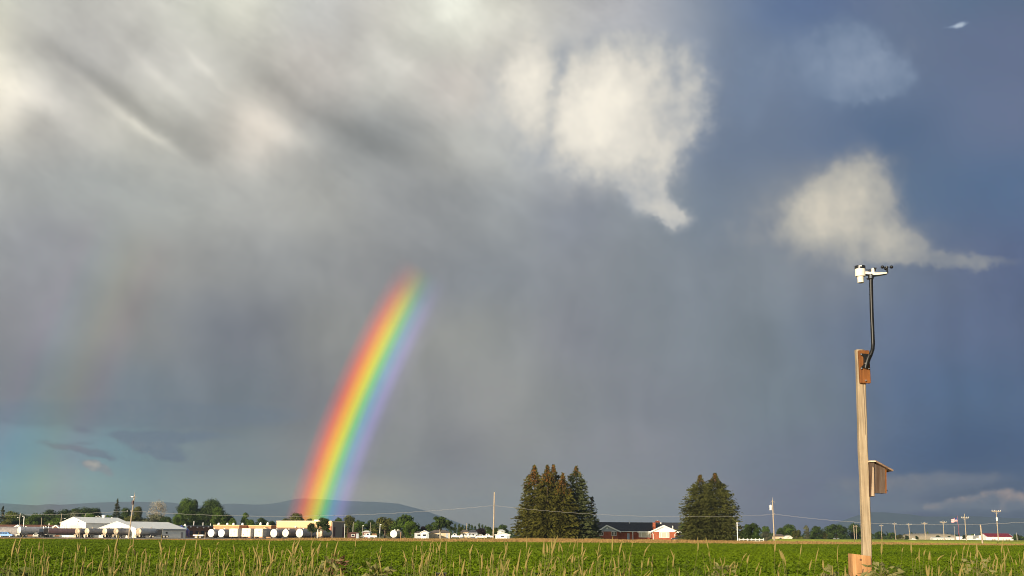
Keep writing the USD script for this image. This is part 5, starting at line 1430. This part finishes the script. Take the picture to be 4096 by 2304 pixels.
# --- flag
D = 900; s = mpp(D); fl = thing('flagpole', 'thin reddish flagpole flying a striped flag before the dark blue hills', 'flagpole', loc(3838, D)); h = ztop(3834, 2062, D)
part(fl, 'pole', MB().tube([(0, 0, 0), (-.7, 0, h)], [.22, .12], 8), mat('dark_red_mast', (.25, .04, .06), .5))
flag = thing('flag', 'red and white striped flag with a blue canton blowing left from the flagpole', 'flag', (loc(3838, D)[0] - .7, D, loc(3838, D)[2]))
z1, z0, fw = ztop(3834, 2072, D), ztop(3834, 2087, D), 25 * s
def wave(u, w_):
    return (-u * fw, .35 * math.sin(u * 9) * u, z0 + (z1 - z0) * w_ - .9 * u * u + .25 * math.sin(u * 7))
red_cloth, white_cloth, blue_cloth = mat('red_cloth', (.42, .02, .03), .8), mat('white_cloth', (.75, .74, .72), .8), mat('blue_cloth', (.02, .03, .16), .8)
for k in range(13):
    b = MB(); us = np.linspace(.4 if k >= 6 else 0, 1, 9)
    for a, c in zip(us[:-1], us[1:]):
        for off in (0, .03):
            A, B_, C_, E_ = (np.array(wave(u, w_)) + [0, off, 0] for u, w_ in ((a, k / 13), (c, k / 13), (c, (k + 1) / 13), (a, (k + 1) / 13)))
            b.face([A, B_, C_, E_])
    part(flag, 'stripe', b, red_cloth if k % 2 == 0 else white_cloth)
b = MB(); us = np.linspace(0, .4, 5)
for a, c in zip(us[:-1], us[1:]):
    for off in (0, .03):
        b.face([np.array(wave(u, w_)) + [0, off, 0] for u, w_ in ((a, 6 / 13), (c, 6 / 13), (c, 1), (a, 1))])
part(flag, 'canton', b, blue_cloth)

# --- the long wire from pole to pole
wire_m = mat('pale_wire', (.30, .29, .27), .6)
def wire(a, b, mid_px, label):
    A, B_ = np.array(at(*a)), np.array(at(*b)); mid = (A + B_) / 2
    sag = mid[2] - at(mid_px[0], mid_px[1], mid[1])[2]
    t = np.linspace(0, 1, 40)[:, None]
    p = A + (B_ - A) * t - np.array([0, 0, 1.0]) * (4 * t * (1 - t)) * sag
    w_ = thing('utility_wire', label, 'wire', A); part(w_, 'cable', MB().tube(p - A, .021, 5), wire_m, 50)
    part(w_, 'clamp', MB().box(-.09, .09, -.09, .09, -.09, .09).box(*(np.array([[-.09, .09]]) + (B_ - A)[:, None]).ravel().tolist()), grey_steel)
wire((524, 2044, 258), (1974, 2022, 256), (1249, 2064), 'long pale wire sagging past the school to the slim pole')
wire((1975, 2022, 256), (3096, 2058, 262), (2540, 2064), 'pale wire crossing in front of the tall spruces')
wire((3097, 2056, 262), (4300, 2072, 240), (3700, 2099), 'pale wire sagging behind the wooden post to the right edge')
wire((-300, 2052, 260), (510, 2044, 258), (110, 2060), 'pale wire running left from the tall wooden pole')

# --- low white fence by the hedge
D = 268; s = mpp(D); fe = thing('white_rail_fence', 'low white rail fence below the dark hedge', 'fence', loc(3005, D))
for z in (.45, .8):
    part(fe, 'rail', MB().box(-50 * s, 50 * s, -.03, .03, z, z + .12), white_trim)
for x in np.linspace(-48, 48, 7):
    part(fe, 'post', MB().box(x * s - .06, x * s + .06, -.09, -.032, 0, 1.15), white_trim)
# ------------------------------------------------------------------ trees
bark = noisy('tree_bark', (.10, .07, .045), .95, .25, 2.0)
pale_bark = noisy('pale_bark', (.40, .33, .24), .9, .2, 2.0)
G_ = {
    'dark': leaf_mat('leaves_dark_green', (0.034, 0.055, 0.01), (0.145, 0.185, 0.035), .2, .6, .35),
    'mid': leaf_mat('leaves_mid_green', (0.055, 0.09, 0.01), (0.2, 0.25, 0.04), .25, .6, .35),
    'bright': leaf_mat('leaves_bright_green', (0.075, 0.12, 0.01), (0.21, 0.27, 0.035), .3, .6, .35),
    'olive': leaf_mat('leaves_olive', (0.075, 0.08, 0.015), (0.24, 0.22, 0.05), .2, .6, .35),
    'yellow': leaf_mat('leaves_yellow_green', (.09, .11, .015), (.20, .22, .04), .3, .6, .35),
    'grey': leaf_mat('leaves_grey_green', (0.1, 0.105, 0.06), (0.28, 0.275, 0.16), .2, .7, .35),
    'bare': leaf_mat('pale_twigs', (0.3, 0.26, 0.19), (0.64, 0.56, 0.45), .1, .8, .35),
    'red': leaf_mat('leaves_dark_red', (.022, .010, .012), (.060, .024, .022), .2, .6, .35),
}


def crown(r, W_, H_, z0, shape='round', n=1500, leaf=.45, clumps=26, depth=None):
    """Leaf cards gathered in clumps through a crown W_ wide, from z0 up to H_."""
    Dp = depth or W_ * .8
    u = (np.arange(clumps) + r.uniform(0, 1, clumps)) / clumps; ang = r.uniform(0, 6.28, clumps)
    hz_ = u ** .8
    if shape == 'round':
        prof = np.sqrt(np.clip(1 - ((hz_ - .42) / .60) ** 2, 0, 1))
    elif shape == 'dome':
        prof = np.sqrt(np.clip(1 - (hz_ * .98) ** 2, 0, 1)); 
    elif shape == 'poplar':
        prof = np.clip(np.sin(np.pi * (hz_ * .86 + .12)), 0, 1) ** .7
    else:
        prof = (1 - hz_) ** .85 + .06
    rad = np.sqrt(r.uniform(.1, 1, clumps)) * prof
    cr = np.minimum((H_ - z0) * r.uniform(.13, .24, clumps), W_ * r.uniform(.16, .26, clumps))
    C = np.stack([np.cos(ang) * rad * (W_ / 2 - cr * .6).clip(.3), np.sin(ang) * rad * (Dp / 2 - cr * .6).clip(.3), z0 + cr * .5 + hz_ * (H_ - z0 - cr * 1.4)], 1)
    k = r.integers(0, clumps, n)
    d = unit(r.normal(0, 1, (n, 3)))
    p = C[k] + d * (cr[k] * r.uniform(.35, 1.05, n) ** .6)[:, None] * [1.15, 1.15, .85]
    up_ = unit(d * 1.0 + r.normal(0, .38, (n, 3)) + [0, 0, .2])
    dr = unit(np.cross(up_, r.normal(0, 1, (n, 3))) + [0, 0, -.15])
    return cards(p - dr * leaf * .5, dr, up_, leaf * r.uniform(.7, 1.5, n), leaf * r.uniform(.55, 1.0, n), .2), C


def broadleaf(X, Yt, Wp, D, label, tone='mid', shape='round', Yb=None, low=.12, trunk=True, group=None, name='broadleaf_tree', cat='tree', n=None, barkm=None, seedn=None, limbs=True, leafsz=None):
    r = np.random.default_rng(seedn if seedn is not None else int(X * 7 + D))
    s = mpp(D); t = thing(name, label, cat, loc(X, D), 0, group)
    H_ = ztop(X, Yt, D); W_ = Wp * s; z0 = H_ * low
    leaf = leafsz or np.clip(W_ * .06, .32, .6)
    n = n or int(np.clip(W_ * (H_ - z0) * 75 / (leaf / .4) ** 2, 900, 9000))
    c, C = crown(r, W_, H_, z0, shape, n, leaf, int(np.clip(W_ * H_ * .4, 20, 70)))
    b = MB(); tr = max(.14, W_ * .03)
    b.tube([(0, 0, -.3), (r.normal(0, .1), 0, H_ * .25), (r.normal(0, .2), 0, H_ * .55), (0, 0, H_ * .8)], [tr, tr * .8, tr * .5, tr * .15], 7)
    if limbs:
        for q_ in C[r.integers(0, len(C), 7)]:
            z = min(H_ * r.uniform(.18, .4), q_[2] * .8); b.tube([(0, 0, z), (q_[0] * .5, q_[1] * .5, z + (q_[2] - z) * .6), tuple(q_)], [tr * .5, tr * .3, tr * .08], 5)
    part(t, 'trunk', b, barkm or bark, 60)
    part(t, 'crown', c, G_[tone])
    return t


def spruce(X, Yt, Wp, D, label, seedn, tone, cones=True, cone_from=.66, group=None, taper=.60, dy=0.0):
    """A spruce: trunk, whorls of drooping boughs set with needle sprays, cones towards the top."""
    r = np.random.default_rng(seedn); s = mpp(D)
    t = thing('spruce_tree', label, 'tree', loc(X, D + dy), 0, group)
    H_, R = ztop(X, Yt, D), Wp * s / 2
    part(t, 'trunk', MB().tube([(0, 0, -.3), (0, 0, H_ * .5), (0, 0, H_ * .97)], [.36, .22, .04], 8), bark, 60)
    nb = int(H_ * R * 10); h = r.uniform(.015, 1, nb) ** 1.05                    # height of each bough, more of them low down
    ang = r.uniform(0, 6.28, nb); ln = R * 1.06 * (1 - h) ** taper * np.clip((1 - h) * 7, .25, 1) * r.uniform(.66, 1.16, nb) + .2
    lump = meshkit.noise(np.stack([np.cos(ang) * 2 + 9, np.sin(ang) * 2 + 9, h * 9], -1), seedn); ln = ln * (.74 + .52 * lump)
    P, Dd, N, LL, WW = [], [], [], [], []
    ns = np.clip((ln * 2.6).astype(int), 2, 10); tint = r.normal(0, .25, (nb, 3))
    for k in range(nb):
        m_ = ns[k]; u = np.sort(r.uniform(.30, 1, m_)) if ln[k] > 1.2 else r.uniform(.15, 1, m_)
        o = np.array([math.cos(ang[k]), math.sin(ang[k]), 0]); side = np.array([-o[1], o[0], 0])
        droop = -.34 * u ** 1.5 * ln[k] + .16 * u ** 4 * ln[k]
        w_ = r.uniform(-1, 1, m_) * .22 * ln[k] * u
        P.append(o * (u * ln[k])[:, None] + side * w_[:, None] + np.array([0, 0, 1]) * (h[k] * H_ * .97 + .35 + droop + r.normal(0, .06, m_))[:, None])
        Dd.append(o + side * (w_ * .9 / max(.3, ln[k] * .2))[:, None] * .5 + np.array([0, 0, 1]) * r.normal(-.12 if h[k] < .8 else .5, .3, m_)[:, None])
        N.append(np.array([0, 0, .75]) + o * .9 + tint[k] + r.normal(0, .22, (m_, 3)))
        LL.append(r.uniform(.7, 1.5, m_) * (1 - .45 * h[k])); WW.append(r.uniform(.30, .62, m_) * (1 - .35 * h[k]))
    tp = 26; P.append(np.stack([r.normal(0, .06, tp), r.normal(0, .06, tp), H_ * r.uniform(.93, 1.0, tp) - .3], 1)); Dd.append(np.stack([r.normal(0, .55, tp), r.normal(0, .55, tp), np.ones(tp) * .8], 1)); N.append(r.normal(0, 1, (tp, 3))); LL.append(r.uniform(.3, .6, tp)); WW.append(r.uniform(.10, .2, tp))
    P, Dd, N, LL, WW = np.vstack(P), np.vstack(Dd), np.vstack(N), np.concatenate(LL), np.concatenate(WW)
    part(t, 'boughs', cards(P - unit(Dd) * LL[:, None] * .4, Dd, N, LL, WW, .3), G_[tone])
    if cones:
        hh = P[:, 2] / H_; pick = r.uniform(0, 1, len(P)) < np.clip((hh - cone_from) / .3, 0, .55); q_ = P[pick]; m_ = len(q_)
        d = np.stack([r.normal(0, .25, m_), r.normal(0, .25, m_), -np.ones(m_)], 1)
        out = unit(q_ * [1, 1, 0]) * .12
        part(t, 'cones', cards(q_ + out + [0, 0, .1], d, out + r.normal(0, .05, (m_, 3)), r.uniform(.25, .5, m_), r.uniform(.16, .28, m_), .4), G_['cone'], kind='stuff')
    return t


G_['spr1'] = leaf_mat('needles_olive', (0.07, 0.066, 0.01), (0.34, 0.3, 0.045), .12, .6, .5)
G_['spr2'] = leaf_mat('needles_blue_green', (0.065, 0.075, 0.026), (0.29, 0.31, 0.12), .12, .6, .5)
G_['spr3'] = leaf_mat('needles_dark', (0.035, 0.042, 0.012), (0.15, 0.16, 0.05), .12, .6, .5)
G_['spr4'] = leaf_mat('needles_warm_olive', (.065, .068, .016), (.32, .315, .075), .12, .6, .5)
G_['cone'] = leaf_mat('spruce_cones', (0.22, 0.09, 0.02), (0.46, 0.21, 0.055), .1, .7)

# the tall spruces beside the brick house
spruce(2137, 1857, 172, 332, 'olive spruce at the left of the tall cluster, its top thick with brown cones', 11, 'spr1')
spruce(2190, 1857, 165, 328, 'olive spruce second from the left in the tall cluster, with a forked coned top', 12, 'spr1')
spruce(2214, 1856, 150, 334, 'coned spruce with a blunt brown top in the middle of the tall cluster', 13, 'spr1')
spruce(2252, 1890, 150, 327, 'lower spruce in the tall cluster, just left of the bluish one', 14, 'spr1')
spruce(2306, 1861, 160, 331, 'blue-green spruce at the right of the tall cluster beside the brick house', 15, 'spr2', taper=.58, cone_from=.82)
spruce(2368, 1988, 70, 336, 'small spruce at the right foot of the tall cluster', 16, 'spr2')
spruce(2806, 1898, 195, 352, 'left tree of the pair of spruces right of the brick house', 17, 'spr4', taper=.55, cone_from=.86)
spruce(2866, 1890, 240, 350, 'right, broader tree of the pair of spruces right of the brick house', 18, 'spr4', taper=.58, cone_from=.84)
broadleaf(2752, 2084, 78, 356, 'round bushy juniper at the left foot of the pair of spruces', 'mid', 'dome', low=.02, name='shrub', cat='shrub')

T_ = [
    # X, Y top, width, D, label, tone, shape
    (1418, 2096, 66, 560, 'low dark tree between the school and the curved lamp post', 'dark', 'dome'),
    (1506, 2092, 60, 540, 'low dark tree just left of the broad olive tree', 'dark', 'dome'),
    (1582, 2090, 56, 500, 'low olive tree between the broad olive tree and the bright green tree', 'olive', 'dome'),
    (1735, 2100, 80, 520, 'dark low trees behind the tan house with the hip roof', 'dark', 'dome'),
    (62, 2062, 50, 590, 'low dark tree between the thin grey lamp pole and the white lamp pole', 'dark', 'dome'),
    (122, 2062, 54, 588, 'low mid-green tree left of the short brown pole', 'mid', 'dome'),
    (166, 2056, 52, 592, 'dark tree right behind the short brown pole', 'dark', 'dome'),
    (232, 2052, 60, 596, 'dark tree just left of the brown lamp pole at the big white shed', 'dark', 'dome'),
    (290, 2028, 70, 650, 'darkest tree in the middle of the shed-top tree belt', 'dark', 'dome'),
    (352, 2048, 70, 594, 'green tree low behind the shed-top tree belt, right of the pole top', 'mid', 'dome'),
    (394, 2058, 60, 598, 'dark bush right behind the pole with four flat lamps', 'dark', 'dome'),
    (480, 2060, 70, 596, 'dark low tree right of the lone conifer', 'dark', 'dome'),
    (560, 2066, 80, 594, 'olive low tree left of the pale bare-topped tree', 'olive', 'dome'),
    (806, 2022, 80, 612, 'dark tree filling the gap between the two tall poplars', 'dark', 'dome'),
    (42, 2040, 62, 600, 'yellow-green tree behind the thin grey lamp pole at the far left', 'yellow', 'round'),
    (22, 2073, 40, 585, 'olive shrubby tree at the far left edge', 'olive', 'round'),
    (75, 2052, 50, 605, 'yellow-green tree right behind the white lamp pole', 'bright', 'round'),
    (105, 2058, 46, 620, 'dark green tree right of the white lamp pole', 'dark', 'round'),
    (140, 2050, 62, 600, 'green tree above the dark semi tractor', 'mid', 'round'),
    (190, 2034, 66, 625, 'tall dark tree above the smaller red-brown roofed house', 'dark', 'round'),
    (215, 2066, 56, 585, 'bright green tree at the left corner of the big white shed', 'bright', 'round'),
    (250, 2033, 84, 630, 'broad dark tree left behind the big white shed', 'dark', 'round'),
    (328, 2023, 84, 630, 'broad dark tree behind the ridge of the big white shed', 'dark', 'round'),
    (372, 2026, 50, 640, 'dark tree at the right end of the shed-top tree belt', 'dark', 'round'),
    (292, 2040, 46, 600, 'grey-olive willow leaning left behind the big white shed', 'grey', 'round'),
    (426, 2056, 60, 600, 'bright green tree left of the lone dark conifer', 'mid', 'round'),
    (497, 2026, 44, 610, 'dark leafy tree just left of the tall wooden pole', 'dark', 'round'),
    (544, 2022, 36, 610, 'olive-green tree just right of the tall wooden pole', 'olive', 'round'),
    (525, 2056, 66, 590, 'olive bush behind the long low white shed', 'olive', 'round'),
    (620, 2052, 130, 590, 'grey-green bushy tree below the pale bare-topped tree', 'grey', 'dome'),
    (660, 2062, 70, 585, 'dark bush behind the right end of the long white shed', 'dark', 'dome'),
    (741, 1987, 84, 600, 'tall green poplar with a pointed top, left of the poplar group', 'mid', 'poplar'),
    (772, 1995, 34, 610, 'slim dark poplar between the two tall poplars', 'dark', 'poplar'),
    (838, 1989, 112, 600, 'tall dark poplar at the right of the poplar group', 'dark', 'poplar'),
    (872, 2022, 60, 590, 'lower leafy tree on the right flank of the poplars', 'mid', 'round'),
    (712, 2050, 50, 585, 'pale-trunked green tree at the foot of the left poplar', 'mid', 'round'),
    (908, 2052, 56, 600, 'dark low tree right of the poplars', 'dark', 'round'),
    (926, 2070, 44, 585, 'bright green shrubby tree above the orange-brick block', 'bright', 'round'),
    (978, 2048, 34, 600, 'upright green tree above the middle box trailer', 'mid', 'poplar'),
    (998, 2074, 40, 590, 'small bright tree right of the upright green tree', 'bright', 'round'),
    (1046, 2068, 56, 600, 'dark green tree left of the tall cream-orange block', 'dark', 'round'),
    (1080, 2080, 50, 610, 'low dark tree touching the tall cream-orange block', 'dark', 'round'),
    (1184, 2047, 64, 620, 'olive tree rising behind the tall cream-orange block at the rainbow foot', 'olive', 'round'),
    (1145, 2068, 60, 625, 'low olive tree behind the left end of the tall cream-orange block', 'olive', 'dome'),
    (1235, 2070, 44, 620, 'low olive tree behind the middle of the tall cream-orange block', 'olive', 'dome'),
    (1352, 2066, 34, 560, 'small green tree right behind the school corner', 'mid', 'round'),
    (1395, 2057, 62, 550, 'olive-green tree right of the school', 'olive', 'poplar'),
    (1440, 2078, 56, 540, 'mid-green tree behind the curved lamp post', 'mid', 'round'),
    (1482, 2077, 42, 545, 'dark green tree above the pickup truck', 'dark', 'round'),
    (1540, 2065, 96, 480, 'broad olive tree left of the bright green tree', 'olive', 'round'),
    (1620, 2052, 92, 470, 'tall bright-green tree with a dark top behind the lone white tank', 'mid', 'poplar'),
    (1640, 2078, 50, 460, 'bright green leafy tree in front of the dark-topped tree', 'bright', 'poplar'),
    (1668, 2096, 26, 480, 'small green tree left of the small grey-white house', 'bright', 'round'),
    (1698, 2103, 46, 500, 'dark reddish shrub above the white garage', 'red', 'round'),
    (1842, 2104, 28, 540, 'yellow-green shrub left of the small tan house', 'yellow', 'round'),
    (1924, 2110, 44, 490, 'round dark red tree among the white vehicles', 'red', 'round'),
    (1955, 2104, 30, 510, 'green tree left of the slim pole', 'mid', 'round'),
    (1984, 2108, 26, 500, 'yellow-green pointed tree just right of the slim pole', 'yellow', 'poplar'),
    (2010, 2095, 44, 620, 'distant dark tree left of the tall spruces', 'dark', 'round'),
    (3006, 2090, 96, 330, 'dense dark hedge-like tree right of the spruce pair, its top lit green', 'dark', 'dome'),
    (3058, 2103, 20, 700, 'small green tree left of the pale pole, left of two', 'mid', 'round'),
    (3070, 2104, 22, 700, 'small green tree left of the pale pole, right of two', 'mid', 'round'),
    (3064, 2122, 44, 640, 'grey-green bush at the foot of the two small trees', 'grey', 'dome'),
    (3155, 2093, 62, 700, 'green tree behind the low grey-roofed house', 'mid', 'round'),
    (3122, 2108, 34, 700, 'bluish tree left of the green tree behind the grey-roofed house', 'dark', 'poplar'),
    (3185, 2117, 52, 640, 'light olive tree right of the pale yellow shed', 'olive', 'round'),
    (3227, 2099, 26, 680, 'pointed poplar left of the slanting dark tree', 'grey', 'poplar'),
    (3265, 2101, 50, 660, 'slanting dark leafy tree in the right-hand tree row', 'dark', 'round'),
    (3299, 2128, 24, 700, 'small olive tree in the gap of the right-hand tree row', 'olive', 'round'),
    (3345, 2094, 98, 720, 'large dark round tree with a pale trunk in the right-hand tree row', 'dark', 'round'),
    (3420, 2090, 56, 740, 'tall dark tree behind the double pole', 'dark', 'round'),
    (3527, 2123, 56, 900, 'dark green tree just right of the wooden post', 'dark', 'round'),
    (3567, 2128, 30, 900, 'pale green tree between two crossarm poles', 'mid', 'round'),
    (3600, 2136, 32, 950, 'rounded bush at the left foot of the tan mound', 'olive', 'round'),
    (3626, 2140, 20, 950, 'small dark bush before the tan mound, beside a crossarm pole', 'dark', 'round'),
    (3667, 2143, 18, 950, 'small dark bush behind the white pickup truck at the mound', 'dark', 'round'),
    (3752, 2140, 18, 1010, 'small dark bush above the low white building, left one', 'dark', 'round'),
    (3796, 2143, 22, 1010, 'small dark bush above the low white building, right one', 'dark', 'round'),
    (3858, 2139, 26, 1100, 'dark bush right of the flagpole', 'dark', 'round'),
    (4076, 2137, 60, 950, 'dark low trees at the right edge beyond the red-roofed barn', 'dark', 'dome'),
]
for X, Y, Wp, D, lab, tone, shp in T_:
    broadleaf(X, Y, Wp * (1.35 if X < 560 else 1.22 if 1300 < X < 1700 else 1.12), D, lab, tone, shp, low=.01 if D > 560 or shp != 'round' else .1)
# conifers on the left
spruce(2, 2024, 44, 590, 'dark conifer cut by the left edge of the picture', 41, 'spr3', False, taper=.85)
spruce(460, 1993, 54, 590, 'lone dark pointed conifer left of the tall wooden pole', 42, 'spr3', False, taper=.85)
# the pale bare-topped tree
broadleaf(622, 1996, 88, 592, 'pale bare-topped tree above the grey-green bush', 'bare', 'round', low=.45, barkm=pale_bark, n=1300, leafsz=.38)
# the tree in front of the school and the big round tree
broadleaf(1288, 2068, 74, 405, 'dark bushy tree in front of the orange school block', 'dark', 'round', low=.30)
broadleaf(1245, 2090, 40, 407, 'lower left part-tree beside the dark bushy school tree', 'dark', 'round', low=.35)
broadleaf(1762, 2063, 118, 430, 'big round dome-shaped tree with pale forked limbs before the tan house', 'dark', 'dome', low=.34, barkm=pale_bark)
# far row of small pointed trees, alike
src = None
for k, X in enumerate((1820, 1836, 1850, 1862, 1876, 1887, 1899, 1916, 1929, 1941, 1954)):
    D = 900
    if src is None:
        src = broadleaf(X, 2092, 15, D, 'small pointed tree in the far row beyond the white vehicles', 'dark', 'poplar', low=.02, group='far row of small pointed trees', name='pointed_tree', seedn=77)
    else:
        q_ = loc(X, D); copy_of(src, 'small pointed tree in the far row beyond the white vehicles', q_, (k * 47) % 360, scale=(1, 1, .8 + .25 * ((k * 37) % 10) / 10))
# a far belt of low green that closes the plain
r = np.random.default_rng(91); n = 5200
xx_ = r.uniform(-760, 900, n); yy_ = r.uniform(1250, 1500, n); hh_ = (3.0 + 3.0 * meshkit.fbm(np.stack([xx_ / 60, yy_ / 90, 0 * xx_], -1), 3, 5)) * r.uniform(.1, 1, n)
dd_ = unit(r.normal(0, 1, (n, 3)))
structure('far_trees', cards(np.stack([xx_, yy_, hh_], 1), dd_, r.normal(0, 1, (n, 3)) + [0, -.5, .8], r.uniform(3, 6, n), r.uniform(2, 4, n), .2), G_['dark'], kind='stuff', label='far low belt of dark trees closing the plain', cat='trees')
